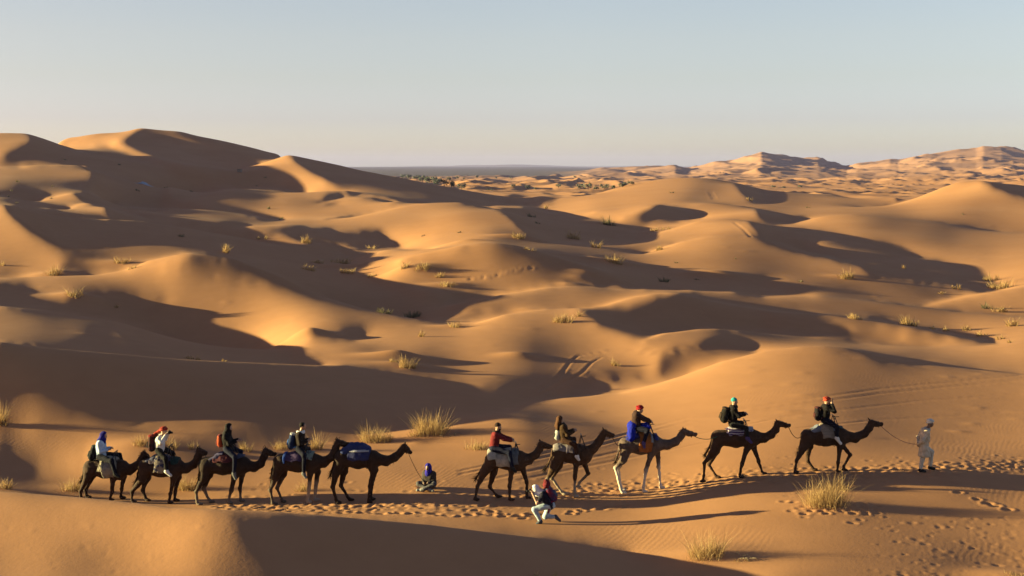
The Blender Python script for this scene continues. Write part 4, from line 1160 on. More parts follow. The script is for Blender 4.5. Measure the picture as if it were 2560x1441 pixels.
    if hairm is not None:
        t = Sdf()
        if head == 'long':
            t.ell(hp(-.018, 0, .04), (.108, .096, .108), .03)
            for k, l in enumerate((-.07, -.02, .03, .07)):
                t.chain([hp(-.06, l, .03), hp(-.10, l * 1.2, -.10), hp(-.11 - .02 * (k % 2), l * 1.25, -.22), hp(-.12 + .03 * (k % 2), l * 1.3, -.32)], [.06, .05, .045, .02], .03)
            t.cone(hp(-.01, -.085, .02), hp(0, -.09, -.16), .03, .02, .03)
            t.cone(hp(-.01, .085, .02), hp(0, .09, -.16), .03, .02, .03)
            cl = lambda X, Y, Z: ((X - hd[0]) * c + (Y - hd[1]) * s_) - .06 - .3 * np.clip(Z - hd[2] - .04, 0, 1)
        else:
            t.ell(hp(-.016, 0, .04), (.104, .090, .10), .03)
            cl = lambda X, Y, Z: np.maximum(((X - hd[0]) * c + (Y - hd[1]) * s_) - .05 - 1.0 * np.clip(Z - hd[2] - .05, 0, 1), hd[2] - .06 - Z)
        sdf_obj('hair', t, .012, hairm, root, rough=.016, clip=cl, seed=2)
    if beard is not None:
        t = Sdf(); t.ell(hp(.03, 0, -.075), (.066, .06, .06), .03)
        sdf_obj('beard', t, .011, beard, root, rough=.012, clip=lambda X, Y, Z: Z - hd[2] + .045)
    if scarf is not None:
        t = Sdf(); n = 14
        base = ch + up * .075
        ps = [base + np.array([.10 * math.cos(w) + .01, .10 * math.sin(w), .015 * math.sin(2 * w)]) for w in np.linspace(0, 2 * math.pi, n)]
        t.chain(ps, [.042] * n, .03)
        sdf_obj('scarf', t, .013, scarf, root, rough=.02, seed=4)
    return root

def backpack(name, loc, yaw, size, mat, mat2, label, lean=0.0, straps=True, extra=None):
    """soft pack: body, front pocket, top flap, shoulder straps; +x is the side worn against the back"""
    r = empty(name, loc, label, 'backpack' if 'pack' in name else 'bag'); r.rotation_euler = (0, lean, yaw)
    w, dp, h = size
    b = Sdf()
    for s in (-1, 1): b.cone((0, s * (w / 2 - dp * .45), -h / 2 + dp * .45), (-.01, s * (w / 2 - dp * .48), h / 2 - dp * .4), dp * .48, dp * .40, .05)
    b.cone((0, 0, -h / 2 + dp * .45), (0, 0, h / 2 - dp * .4), dp * .5, dp * .44, .06)
    sdf_obj('pack_body', b, .016, mat, r, rough=.016, seed=6)
    p = Sdf()
    for s in (-1, 1): p.cone((-dp * .5, s * w * .2, -h * .22), (-dp * .48, s * w * .2, h * .05), dp * .2, dp * .16, .05)
    sdf_obj('front_pocket', p, .014, mat2, r, rough=.01, seed=2)
    f = Sdf(); f.ell((-.01, 0, h / 2 - dp * .12), (dp * .52, w * .46, dp * .22), .03)
    sdf_obj('top_flap', f, .015, mat2 if extra is None else extra, r, rough=.012, seed=3)
    if straps:
        for s in (-1, 1):
            m = MB(); m.tube([(dp * .35, s * w * .28, h * .40), (dp * .75, s * w * .34, h * .47), (dp * 1.35, s * w * .36, h * .25), (dp * 1.3, s * w * .40, -h * .1), (dp * .4, s * w * .40, -h * .36)], .02, 6)
            m.build('shoulder_strap', mat2, r)
    return r

def rider_joints(c, pel, chest, head, hand, knee, ank, toe, dx=0.0, hand2=None, elbow=None):
    """traced side view of a rider on camel c -> joints around the seat"""
    pl = c['pl']; o = pl(*pel)
    def q(p, y): v = pl(*p) - o; v[1] = y; return v
    J = dict(pelvis=(0, 0, 0), chest=q(chest, 0), head=q(head, 0), near=-1, hip=.15,
             hands=[q(hand, -.13), q(hand2 or hand, .13)], knees=[q(knee, -.41), q(knee, .41)], ankles=[q(ank, -.44), q(ank, .44)], toes=[q(toe, -.45), q(toe, .45)])
    if elbow: J['elbows'] = [q(elbow, -.27), q(elbow, .27)]
    return (c['fx'] + o[0], c['d'], c['z0'] + o[2]), J
BLK = cloth('wool_black', (.009, .0065, .008)); NAVY = cloth('denim_navy', (.007, .009, .034)); DKJ = cloth('denim_dark', (.006, .0065, .018))
WSH = cloth('shoe_white', (1.0, .97, .93)); GSH = cloth('shoe_grey', (.22, .22, .23)); DSH = cloth('shoe_dark', (.03, .028, .028)); VSH = cloth('shoe_violet', (.10, .07, .22))
RED = cloth('turban_red', (.42, .045, .025)); MAR = cloth('jumper_maroon', (.20, .018, .022)); HAIRB = cloth('hair_brown', (.10, .040, .016), scale=90); HAIRK = cloth('hair_black', (.012, .009, .008), scale=90)
G_R = 'riders on the caravan camels'
C = CAMELS
L, J = rider_joints(C[0], (405, 610), (400, 425), (440, 335), (520, 512), (600, 640), (660, 810), (710, 850))
person(L, 0, J, 'rider in a pale blue shirt and deep blue headscarf on the rearmost camel', top=cloth('shirt_pale_blue', (.62, .78, 1.0)), legs=DKJ, shoe=DSH, head='wrap', headm=cloth('scarf_ultramarine', (.022, .018, .26)), group=G_R)
r1 = L
L, J = rider_joints(C[1], (1215, 520), (1225, 365), (1272, 268), (1318, 305), (1345, 610), (1360, 770), (1420, 835), elbow=(1262, 405))
person(L, 0, J, 'rider in a white jumper and red turban, holding a camera to the face', top=cloth('jumper_white', (1.05, 1.0, .93)), legs=BLK, shoe=WSH, head='turban', headm=RED, tail=[(-.08, .02, .05), (-.2, .03, -.02), (-.33, .04, -.10), (-.40, .03, -.28), (-.41, .0, -.46)], group=G_R, look=-.25)
r2_ = (L, J)
L, J = rider_joints(C[2], (495, 505), (480, 325), (512, 222), (635, 395), (635, 590), (625, 800), (650, 880))
person(L, 0, J, 'rider in a black jacket and dark hood with an orange pack on the back', top=BLK, legs=NAVY, shoe=GSH, head='wrap', headm=cloth('hood_charcoal', (.012, .009, .010)), group=G_R)
r3 = L
L, J = rider_joints(C[3], (1490, 500), (1500, 310), (1535, 200), (1610, 390), (1585, 560), (1580, 800), (1610, 860))
person(L, 0, J, 'bareheaded dark haired rider with a white scarf round the neck', top=cloth('jacket_brown_black', (.022, .012, .009)), legs=cloth('trousers_ink', (.005, .005, .02)), shoe=GSH, head='hair', hairm=HAIRK, scarf=cloth('scarf_white', (1.0, .95, .92)), group=G_R)
r4 = L
L, J = rider_joints(C[5], (345, 465), (372, 305), (397, 220), (560, 372), (525, 490), (560, 650), (600, 700))
person(L, 0, J, 'rider in a maroon jumper and dark knit cap on the brown camel', top=MAR, legs=NAVY, shoe=DSH, head='cap', headm=cloth('cap_brown', (.045, .022, .016)), scarf=cloth('scarf_umber', (.03, .016, .014)), beard=HAIRK, group=G_R)
L, J = rider_joints(C[6], (1165, 365), (1150, 215), (1105, 140), (1280, 262), (1285, 400), (1305, 520), (1325, 565))
J['head'] = J['head'] + np.array([.04, 0, 0])
person(L, 0, J, 'rider with long loose brown hair and an olive brown jacket', top=cloth('jacket_olive', (.062, .030, .010)), legs=cloth('trousers_umber', (.055, .020, .008)), shoe=WSH, head='long', hairm=HAIRB, group=G_R, look=.2)
r7 = L
L, J = rider_joints(C[7], (605, 490), (615, 310), (672, 258), (812, 408), (750, 500), (700, 660), (705, 725))
J['head'] = J['head'] + np.array([-.02, 0, .02])
p8 = person(L, 0, J, 'rider in a brown jacket, crimson turban and bright blue skirt cloth', top=cloth('jacket_chocolate', (.060, .028, .022)), legs=cloth('trousers_black_blue', (.005, .005, .02)), shoe=VSH, head='turban', headm=cloth('turban_crimson', (.40, .012, .020)), group=G_R)
t = Sdf(); pl8 = C[7]['pl']; o8 = pl8(605, 490)
def q8(x, y, l): v = pl8(x, y) - o8; v[1] = l; return v
for s in (-1, 1):
    t.cone(q8(560, 480, s * .10), q8(545, 610, s * .26), .16, .10, .08); t.cone(q8(560, 480, s * .10), q8(520, 640, s * .30), .14, .06, .08)
    t.cone(q8(700, 480, s * .12), q8(770, 475, s * .2), .10, .09, .06)
sdf_obj('skirt_cloth', t, .017, cloth('cloth_royal_blue', (.010, .020, .40)), p8, rough=.03, seed=12)
L, J = rider_joints(C[8], (620, 495), (625, 285), (645, 190), (790, 358), (775, 525), (790, 650), (840, 715))
person(L, 0, J, 'rider in a black jacket and turquoise cap', top=BLK, legs=cloth('trousers_jet', (.010, .010, .011)), shoe=VSH, head='cap', headm=cloth('cap_turquoise', (.04, .42, .44)), scarf=cloth('hood_brown', (.035, .022, .018)), group=G_R)
r9 = L
L, J = rider_joints(C[9], (445, 345), (455, 215), (470, 145), (512, 165), (545, 400), (540, 510), (580, 575), elbow=(530, 240))
person(L, 0, J, 'rider in black on the leading camel, red turban, phone raised to the face', top=cloth('jacket_soot', (.010, .007, .008)), legs=DKJ, shoe=WSH, head='turban', headm=cloth('turban_scarlet', (.50, .060, .030)), group=G_R)
r10 = (L, J)

# packs on backs
def near(L, dx, dz): return (L[0] + dx, L[1], L[2] + dz)
s55 = 41.0 / F / 5.543; s47 = 40.4 / F / 4.647; s44 = 41.4 / F / 4.366
backpack('backpack', near(r1, -.26, .10), 0, (.34, .24, .50), cloth('pack_black', (.009, .009, .010)), cloth('pack_grey', (.05, .06, .055)), 'black backpack on the rider in the deep blue headscarf', lean=.25)
L2, J2 = r2_
backpack('backpack', near(L2, -.26, .22), 0, (.34, .24, .54), cloth('pack_red_black', (.10, .015, .014), (.02, .014, .014)), BLK, 'red and black backpack under the red turban tail', extra=cloth('flap_red', (.30, .03, .02)))
backpack('backpack', near(r3, -.245, .25), 0, (.30, .19, .40), cloth('pack_orange', (.50, .085, .03)), cloth('pack_orange_dark', (.20, .03, .03)), 'small orange backpack on the rider in the dark hood')
backpack('backpack', near(r4, -.25, .23), 0, (.34, .22, .52), cloth('pack_navy_blue', (.020, .035, .10)), cloth('pack_blue', (.03, .12, .42)), 'navy and blue backpack with a white top on the bareheaded rider', extra=cloth('flap_white', (.58, .56, .55)), lean=.18)
backpack('shoulder_bag', near(r7, -.22, .16), 0, (.26, .18, .34), cloth('bag_white_grey', (.50, .48, .46)), cloth('bag_black', (.03, .03, .032)), 'white and black bag behind the long haired rider', straps=False, lean=.2)
backpack('backpack', near(r9, -.27, .30), 0, (.36, .26, .52), cloth('pack_coal', (.013, .009, .008)), cloth('pack_umber', (.06, .035, .022)), 'dark backpack on the rider in the turquoise cap', lean=.2)
L10, J10 = r10
backpack('backpack', near(L10, -.25, .20), 0, (.32, .19, .46), cloth('pack_ink', (.011, .008, .011)), cloth('pack_wine', (.08, .02, .02)), 'dark backpack on the rider raising a phone')

def camera_obj(loc, label, yaw=0.0, phone=False):
    r = empty('phone' if phone else 'camera', loc, label, 'phone' if phone else 'camera'); r.rotation_euler = (0, 0, yaw)
    m = MB()
    if phone:
        m.box((0, 0, 0), (.012, .075, .15)); m.build('phone_body', cloth('phone_shell', (.35, .36, .38), rough=.4, bump=0), r, smooth=False)
        m = MB(); m.box((-.008, 0, 0), (.004, .066, .135)); m.build('screen', cloth('phone_screen', (.02, .02, .025), rough=.1, bump=0), r, smooth=False)
    else:
        m.box((0, 0, 0), (.06, .135, .09)); m.build('camera_body', cloth('camera_shell', (.012, .012, .013), rough=.45, bump=.05), r, smooth=False)
        m = MB(); m.tube([(.02, 0, 0), (.06, 0, 0), (.11, 0, 0)], [.036, .036, .034], 12); m.build('lens', cloth('lens_black', (.008, .008, .01), rough=.25, bump=0), r)
        m = MB(); m.box((0, 0, .055), (.04, .05, .035)); m.build('viewfinder', cloth('camera_shell', (.012,) * 3), r, smooth=False)
    return r
h2 = J2['hands'][0]; camera_obj((L2[0] + h2[0] + .09, L2[1] - .03, L2[2] + h2[2] + .05), 'black camera held up by the rider in the white jumper', -.25)
h10 = J10['hands'][0]; camera_obj((L10[0] + h10[0] + .06, L10[1], L10[2] + h10[2] + .08), 'phone held up by the rider on the leading camel', 0, True)

# the walking guide
dW = 41.2
pw = Plane(7, dW, 0, 0); fw = pw(1550, 900)[0]; zw = ground(fw, dW)
pw = Plane(7, dW, fw, zw)
shift = pw(1480, 905)[2]; 
def w(x, y, l=0.): v = pw(x, y) - np.array([0, 0, shift]); v[1] = l; return v
J = dict(pelvis=w(1525, 625), chest=w(1545, 470), head=w(1598, 385), near=-1, hands=[w(1465, 608, -.05), w(1470, 612, .05)], elbows=[w(1490, 555, -.26), w(1490, 555, .26)],
         knees=[w(1500, 760, -.10), w(1622, 700, .10)], ankles=[w(1478, 880, -.10), w(1605, 868, .10)], toes=[w(1525, 900, -.10), w(1650, 885, .10)])
GUIDE = (fw, dW, zw)
person(GUIDE, 0, J, 'guide in a pale robe and white turban walking ahead, hands clasped behind', top=None, robe=(cloth('robe_linen', (.86, .68, .49)), w(1530, 730), w(1525, 745)[2]), legs=cloth('trousers_linen', (.9, .76, .60)), shoe=DSH, skin=SKIN_D, head='turban', headm=cloth('turban_linen', (.95, .86, .74)), scarf=cloth('scarf_linen', (.6, .54, .48)))
GH_ = np.array(GUIDE) + J['hands'][0]

# the seated man holding the riderless camel
ps = at(1072, 1230)
J = dict(pelvis=(-.05, 0, .13), chest=(.05, 0, .53), head=(.13, 0, .75), near=-1, hands=[(.33, -.07, .27), (.30, .10, .30)], knees=[(.27, -.29, .22), (.28, .28, .26)], ankles=[(.33, .06, .09), (.42, -.06, .07)], toes=[(.36, .26, .05), (.46, -.26, .05)])
J = {k: (v if k == 'near' else np.array(v) * 1.0) for k, v in J.items()}
sroot = person((ps[0], ps[1] + .35, ground(ps[0], ps[1] + .35) - .01), math.radians(-108), J, 'man sitting cross legged on the sand in a deep blue headscarf', top=cloth('jacket_grey_brown', (.085, .065, .055)), legs=cloth('trousers_grey', (.13, .12, .13)), shoe=cloth('shoe_pale', (.42, .40, .38)), skin=SKIN_D, head='wrap', headm=cloth('scarf_indigo', (.035, .022, .42)), look=-.15)
SEATH = np.array([ps[0] - .10, ps[1] + .35 - .33, ps[2] + .28])

# the kneeling photographer
kp = at(1350, 1308); dK = kp[1] + .05
pk = Plane(4, dK, 0, 0); fk = pk(960, 1300)[0]; zk = ground(fk, dK); pk = Plane(4, dK, fk, zk); shk = pk(900, 1318)[2]
def k(x, y, l=0.): v = pk(x, y); return np.array([-v[0], l, v[2] - shk])
J = dict(pelvis=k(1005, 1105), chest=k(915, 990), head=k(828, 935), near=1, hands=[k(792, 960, .07), k(792, 955, -.07)], elbows=[k(848, 1075, .20), k(835, 1060, -.20)],
         knees=[k(815, 1150, .12), k(945, 1262, -.12)], ankles=[k(885, 1285, .12), k(1065, 1262, -.12)], toes=[k(850, 1318, .12), k(1112, 1305, -.12)])
KL = (fk, dK, zk)
person(KL, math.pi, J, 'kneeling photographer in pale jeans, navy shirt and white head cloth', top=cloth('shirt_navy', (.018, .016, .035)), sleeves='short', legs=cloth('jeans_pale', (.55, .66, .76)), shoe=cloth('shoe_slate', (.10, .11, .14)), head='wrap', headm=cloth('headcloth_white', (1.15, 1.08, 1.12)))
bp = k(1010, 985)
backpack('backpack', (fk - bp[0], dK, zk + bp[2]), math.pi, (.36, .24, .50), cloth('pack_crimson', (.26, .018, .035), (.04, .03, .09)), cloth('pack_grey_blue', (.10, .12, .20)), 'crimson and navy backpack on the kneeling photographer', lean=.55)
bj = k(955, 880)
tj = Sdf(); tj.chain([(0, -.14, 0), (.01, 0, .03), (0, .14, -.01)], [.085, .10, .08], .05); tj.cone((.0, 0, .05), (-.02, .02, .12), .07, .05, .05)
V, Q = tj.mesh(.015, rough=.03, seed=3)
oj = mesh_obj('rolled_jacket', V, Q.astype(int), cloth('jacket_dark_red', (.18, .018, .022))); oj.location = (fk - bj[0], dK, zk + bj[2]); tag(oj, 'dark red jacket bundled on top of the kneeling photographer\'s pack', 'jacket')
m = MB()
m.tube([(fk - q[0], dK - .16, zk + q[2]) for q in (k(1020, 1050), k(1000, 1090), k(985, 1150), k(975, 1190))], [.03, .034, .03, .022], 6)
o = m.build('waist_strap', cloth('strap_magenta', (.34, .012, .07))); tag(o, 'loose magenta strap hanging from the kneeling photographer\'s pack', 'strap')
hk = k(785, 955); camera_obj((fk - hk[0] - .05, dK, zk + hk[2] + .01), 'camera at the kneeling photographer\'s eye', math.pi)

# ------------------------------------------------------------------ lead ropes
def rope(a, b, sag, mat, label, rad=.011):
    a = np.array(a, float); b = np.array(b, float)
    pts = [a + (b - a) * t + np.array([0, .02 * math.sin(6 * t), -4 * sag * t * (1 - t)]) for t in np.linspace(0, 1, 14)]
    m = MB(); m.tube(pts, rad, 6); o = m.build('lead_rope', mat); tag(o, label, 'rope', 'lead ropes between the camels'); return o
def W(c, p): return np.array([c['fx'] + p[0], c['d'] + p[1], c['z0'] + p[2]])
def chin(c): return W(c, c['Pp'] + (c['Mp'] - c['Pp']) * .86 - c['upp'] * .075)
def crup(c): return W(c, c['Hp'] + np.array([-.27, 0, -.02]))
def sadb(c): return W(c, c['Hp'] + np.array([-.02, -.24, .14]))
rope(chin(C[9]), GH_, .17, ROPE_P, 'pinkish rope from the leading camel to the walking guide\'s hands', .009)
rope(chin(C[8]), crup(C[9]), .16, ROPE, 'dark rope from the second camel to the leading camel\'s rump')
rope(chin(C[7]), sadb(C[8]), .12, ROPE_G, 'rope from the white legged camel to the camel in front')
rope(chin(C[6]), crup(C[7]), .05, ROPE, 'short rope from the reddish brown camel to the white legged one')
rope(chin(C[5]), sadb(C[6]), .05, ROPE_W, 'cream rope from the maroon rider\'s camel to the saddle ahead')
rope(chin(C[4]), SEATH, .10, ROPE, 'rope from the riderless camel to the seated man', .009)
rope(chin(C[3]), sadb(C[4]), .06, ROPE_W, 'rope tying the grey legged camel to the riderless camel')
rope(chin(C[2]), sadb(C[3]), .05, cloth('rope_blue', (.03, .07, .3)), 'blue rope from the third camel from the back to the next saddle')
rope(chin(C[1]), sadb(C[2]), .05, ROPE_G, 'green rope tied from the second camel from the back')
rope(chin(C[0]), sadb(C[1]), .04, ROPE_W, 'rope from the rearmost camel to the saddle ahead')
# ------------------------------------------------------------------ dry grass
def straw_mat(name, c1, c2):
    m, n, l, b = new_mat(name)
    b.inputs['Roughness'].default_value = .8
    at_ = n.new('ShaderNodeAttribute'); at_.attribute_name = 'tone'
    r = n.new('ShaderNodeValToRGB'); r.color_ramp.elements[0].color = (*c1, 1); r.color_ramp.elements[1].color = (*c2, 1)
    l.new(at_.outputs['Fac'], r.inputs['Fac']); l.new(r.outputs['Color'], b.inputs['Base Color'])
    tr = n.new('ShaderNodeBsdfTranslucent'); l.new(r.outputs['Color'], tr.inputs['Color'])
    mx = n.new('ShaderNodeMixShader'); mx.inputs[0].default_value = .3
    out = n['Material Output']; l.new(b.outputs[0], mx.inputs[1]); l.new(tr.outputs[0], mx.inputs[2]); l.new(mx.outputs[0], out.inputs['Surface'])
    return m
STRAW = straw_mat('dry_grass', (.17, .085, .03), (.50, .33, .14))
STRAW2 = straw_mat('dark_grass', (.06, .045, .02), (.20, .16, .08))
gr = np.random.default_rng(23)
def tuft(px, py, w, h, n, label, group=None, dark=False, lean=0.0, cat='grass tuft', dense=.5):
    p = at(px, py); d = p[1]; s = d / F
    R = w * .56 * s; Hh = h * 1.12 * s; n = int(n * 1.7) + 12
    wid = max(.0045, s * (.46 if w > 45 and py > 900 else .6))
    V = []; Fc = []; T = []
    heads = max(3, int(n / 14))
    hc = np.stack([gr.uniform(-1, 1, heads) * R * .62, gr.uniform(-.7, .7, heads) * R * .5], -1)
    hl = gr.uniform(.35, 1.0, heads); hl[gr.integers(heads)] = 1.0
    for k in range(n):
        g = gr.integers(heads)
        bx, by = hc[g] + gr.normal(0, R * .13, 2)
        ln = Hh * hl[g] * (gr.uniform(.25, .8) if gr.random() < .72 else gr.uniform(.7, 1.2))
        az = gr.uniform(0, 2 * math.pi); tilt = abs(gr.normal(.10, .55)) + .3 * abs(bx) / R
        ox = math.cos(az) * math.sin(tilt) * .95 + (bx / R) * .45 + lean; oy = math.sin(az) * math.sin(tilt) * .9
        ww = wid * gr.uniform(.6, 1.3)
        z0 = ground(p[0] + bx, p[1] + by) - p[2] - .02
        wz = gr.uniform(0, math.pi); sx, sy = math.cos(wz) * ww, math.sin(wz) * ww * .6
        i0 = len(V); bend = gr.uniform(.3, 1.0)
        for t, q in ((0, 1), (.45, .8), (.8, .5)):
            X = bx + ox * ln * t * (1 + bend * t) * .6; Y = by + oy * ln * t * (1 + bend * t) * .6; Z = z0 + ln * t * (1 - .25 * bend * t * min(tilt, 1))
            V += [(X - sx * q, Y - sy * q, Z), (X + sx * q, Y + sy * q, Z)]
        V.append((bx + ox * ln * (1 + bend) * .6, by + oy * ln * (1 + bend) * .6, z0 + ln * (1 - .3 * bend * min(tilt, 1))))
        Fc += [(i0, i0 + 1, i0 + 3, i0 + 2), (i0 + 2, i0 + 3, i0 + 5, i0 + 4), (i0 + 4, i0 + 5, i0 + 6)]
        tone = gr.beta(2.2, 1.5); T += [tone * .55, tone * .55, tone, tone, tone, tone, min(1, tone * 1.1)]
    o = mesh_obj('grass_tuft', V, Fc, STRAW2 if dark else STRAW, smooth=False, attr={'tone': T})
    o.location = p
    return tag(o, label, cat, group)
G0 = 'dry grass tufts on the dunes'
tuft(2065, 1262, 118, 80, 620, 'largest straw clump, golden, in front of the leading camel\'s legs', G0)
tuft(2090, 1225, 70, 50, 120, 'thin upright straws rising behind the largest straw clump', G0)
tuft(1768, 1390, 95, 70, 380, 'pale straw clump on a mound near the bottom edge, right of centre', G0)
tuft(1855, 1405, 45, 12, 40, 'flattened dead stalks lying right of the pale clump on the mound', G0)
tuft(1345, 1446, 22, 30, 26, 'few thin stalks cut by the bottom edge, below the photographer', G0)
tuft(1385, 1446, 16, 22, 16, 'tiny stalks at the bottom edge, right of the thin ones', G0)
tuft(2535, 1440, 60, 14, 60, 'matted straw on the mound in the bottom right corner', G0)
tuft(1080, 1082, 95, 58, 520, 'bushy golden clump on a mound above the seated man', G0)
tuft(1040, 1090, 50, 22, 90, 'low fringe of straw on the left foot of the bushy golden clump', G0, lean=.3)
tuft(930, 1104, 72, 48, 300, 'spreading straw clump right behind the riderless camel\'s back', G0)
tuft(968, 1104, 36, 26, 90, 'small straw clump between the riderless camel\'s clump and the bushy mound', G0)
tuft(795, 1124, 28, 48, 80, 'tall thin straws between the fourth and fifth camels from the left', G0)
tuft(705, 1122, 62, 24, 130, 'low golden fringe left of the rider with the blue pack', G0, lean=.35)
tuft(612, 1128, 38, 26, 90, 'straw tuft in front of the rider with the orange backpack', G0)
tuft(485, 1124, 26, 28, 70, 'straw tuft above the second camel\'s head', G0)
tuft(432, 1122, 28, 38, 60, 'sparse tall straws in front of the rider in the white jumper', G0)
tuft(355, 1112, 46, 30, 150, 'straw on the sunlit mound left of the red turbaned rider in the white jumper', G0)
tuft(8, 1062, 26, 56, 130, 'golden tuft cut by the left edge, beside the dark dune face', G0)
tuft(182, 1226, 56, 38, 160, 'straw clump left of the rearmost camel\'s legs', G0)
tuft(12, 1222, 36, 30, 80, 'straw clump at the left edge, low, near the shaded crest', G0)
tuft(470, 1222, 60, 44, 200, 'pale straw between the legs of the second and third camels', G0)
tuft(755, 1228, 46, 34, 70, 'faint dry straws between the third and fourth camels\' legs', G0)
tuft(1190, 1122, 60, 26, 150, 'pale straw patch left of the maroon rider', G0)
tuft(480, 898, 46, 12, 70, 'row of short straws on the dark crest above the orange pack rider', G0)
tuft(560, 904, 22, 8, 26, 'tiny straws on the dark crest, right of the row of short ones', G0)
tuft(1018, 920, 48, 34, 190, 'straw clump on the front of the twin mounds in the sunlit hollow', G0)
tuft(990, 905, 34, 14, 60, 'straw fringe on the left shoulder of the twin mounds', G0)
tuft(1052, 842, 18, 18, 36, 'lone slim tuft above the twin mounds', G0)
tuft(1135, 818, 34, 20, 70, 'spiky tuft on a low rise in the centre of the picture', G0)
tuft(1408, 806, 54, 28, 150, 'pale clump on the sunlit shoulder right of centre', G0)
tuft(1446, 792, 16, 18, 30, 'slim tuft just right of the pale clump on the shoulder', G0)
tuft(1541, 915, 26, 24, 60, 'small tuft beside the wheel ruts', G0)
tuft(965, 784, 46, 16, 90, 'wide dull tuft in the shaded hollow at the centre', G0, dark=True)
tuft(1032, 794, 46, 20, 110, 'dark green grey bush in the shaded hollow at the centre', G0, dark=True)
tuft(185, 740, 46, 24, 90, 'straw on the crooked mound at the left', G0)
tuft(290, 770, 14, 9, 24, 'scrap of straw in the shadow under the crooked mound', G0)
tuft(2116, 697, 40, 26, 130, 'round pale tuft throwing a shadow on the right hand slope', G0)
tuft(2383, 722, 13, 13, 30, 'left one of a pair of small tufts in shadow at the right', G0)
tuft(2396, 724, 13, 14, 30, 'right one of a pair of small tufts in shadow at the right', G0)
tuft(2352, 735, 20, 9, 24, 'low tuft left of the pair in shadow at the right', G0)
tuft(2505, 722, 66, 24, 150, 'wide straw bank at the right edge of the long shadow', G0)
tuft(2474, 702, 46, 22, 90, 'straw patch up the slope from the wide straw bank', G0)
tuft(2466, 772, 25, 20, 60, 'brownish tuft under the right edge\'s bright dune', G0, dark=True)
tuft(2499, 780, 40, 22, 90, 'straw tuft next to the brownish one under the bright dune', G0)
tuft(2138, 798, 44, 18, 110, 'low straw tuft left in the row along the right hand crest', G0)
tuft(2270, 814, 48, 28, 150, 'fullest straw tuft in the row along the right hand crest', G0)
for (x, y, w, h, t) in [(2330, 822, 18, 9, 'first and smallest'), (2365, 828, 30, 12, 'second'), (2415, 826, 34, 15, 'widest, third'), (2452, 840, 30, 16, 'fourth'), (2500, 848, 25, 14, 'fifth'), (2522, 858, 15, 10, 'last and lowest')]:
    tuft(x, y, w, h, 50, t + ' of the small straws trailing right along the right hand crest', 'small straws along the right hand crest')
tuft(2532, 815, 40, 24, 100, 'straw clump at the right edge above the trailing small straws', G0)
tuft(850, 658, 48, 18, 90, 'upper straw clump on the sunlit island left of centre', G0)
tuft(868, 684, 44, 16, 90, 'lower straw clump on the sunlit island left of centre', G0)
tuft(770, 676, 42, 17, 80, 'straw clump at the shadow side of the sunlit island', G0)
tuft(792, 658, 34, 13, 60, 'short tuft above the shadow side of the sunlit island', G0)
tuft(930, 692, 30, 10, 40, 'low tuft right of the sunlit island', G0)
tuft(1010, 670, 24, 17, 50, 'left tuft on the mound left of the bright central dune', G0)
tuft(1055, 674, 46, 20, 100, 'right tuft on the mound left of the bright central dune', G0)
tuft(1094, 692, 30, 14, 50, 'tuft lower on the left flank of the bright central dune', G0)
tuft(1116, 716, 48, 14, 70, 'spread out straws at the foot of the bright central dune', G0)
tuft(1536, 658, 48, 24, 100, 'straw clump on the brow above the long shadow right of centre', G0)
tuft(1490, 620, 24, 20, 50, 'tuft on the pale slope up from the brow clump', G0)
tuft(1655, 624, 34, 14, 60, 'low tuft right of the one on the pale slope', G0)
tuft(1434, 598, 40, 24, 100, 'bright tuft at the edge of the shadow behind the central dune', G0)
tuft(1296, 596, 34, 22, 80, 'straw on a dark backed mound behind the central dune', G0)
tuft(1322, 626, 32, 10, 36, 'short straws above the crest of the central dune', G0)
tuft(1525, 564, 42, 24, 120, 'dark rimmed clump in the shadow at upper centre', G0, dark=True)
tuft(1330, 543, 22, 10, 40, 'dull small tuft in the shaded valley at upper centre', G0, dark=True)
tuft(1366, 522, 18, 11, 36, 'pale small tuft where two dunes meet at upper centre', G0)
tuft(1636, 578, 25, 14, 40, 'left of two tufts right of the dark rimmed clump', G0)
tuft(1668, 574, 34, 9, 40, 'right of two tufts right of the dark rimmed clump', G0)
tuft(764, 608, 32, 26, 100, 'round bright tuft in the band of light at left', G0)
tuft(560, 632, 25, 26, 70, 'tuft alone in the dark dune face at left', G0)
tuft(452, 592, 20, 10, 36, 'dark tuft high on the dark dune face at left', G0, dark=True)
tuft(656, 598, 30, 10, 36, 'short straws at the left end of the band of light', G0)
tuft(304, 658, 44, 20, 100, 'straw clump behind the bright crest at left', G0)
tuft(328, 673, 22, 10, 36, 'low straws right at the bright crest at left', G0)
tuft(135, 688, 34, 32, 110, 'straw clump on the sunlit flat at the far left', G0)
tuft(6, 664, 20, 11, 30, 'tuft cut by the left edge on the sunlit flat', G0)
tuft(924, 622, 30, 11, 40, 'short pale straws at the tip of a shadow, upper centre left', G0)
tuft(1660, 705, 26, 16, 60, 'dark shrub in the long shadow right of centre', G0, dark=True)
tuft(2262, 672, 15, 11, 26, 'small tuft high in the right hand shadow', G0)
tuft(1875, 503, 15, 11, 26, 'tiny tuft on the shaded flank of the round dune at upper right', G0)
tuft(705, 549, 25, 8, 26, 'dark low tuft on the pale dunes at upper left', G0, dark=True)
tuft(668, 523, 24, 7, 26, 'dark streak of grass above the low tuft at upper left', G0, dark=True)
for (x, y, w, h, t) in [(45, 456, 10, 6, 'topmost'), (28, 478, 14, 6, 'widest'), (20, 492, 10, 5, 'leftmost'), (130, 467, 10, 5, 'upper right'), (40, 508, 10, 5, 'lowest'), (130, 497, 12, 5, 'lower right')]:
    tuft(x, y, w, h, 14, t + ' dark speck of scrub on the bright slope at the left edge', 'scrub specks on the bright left slope', dark=True)
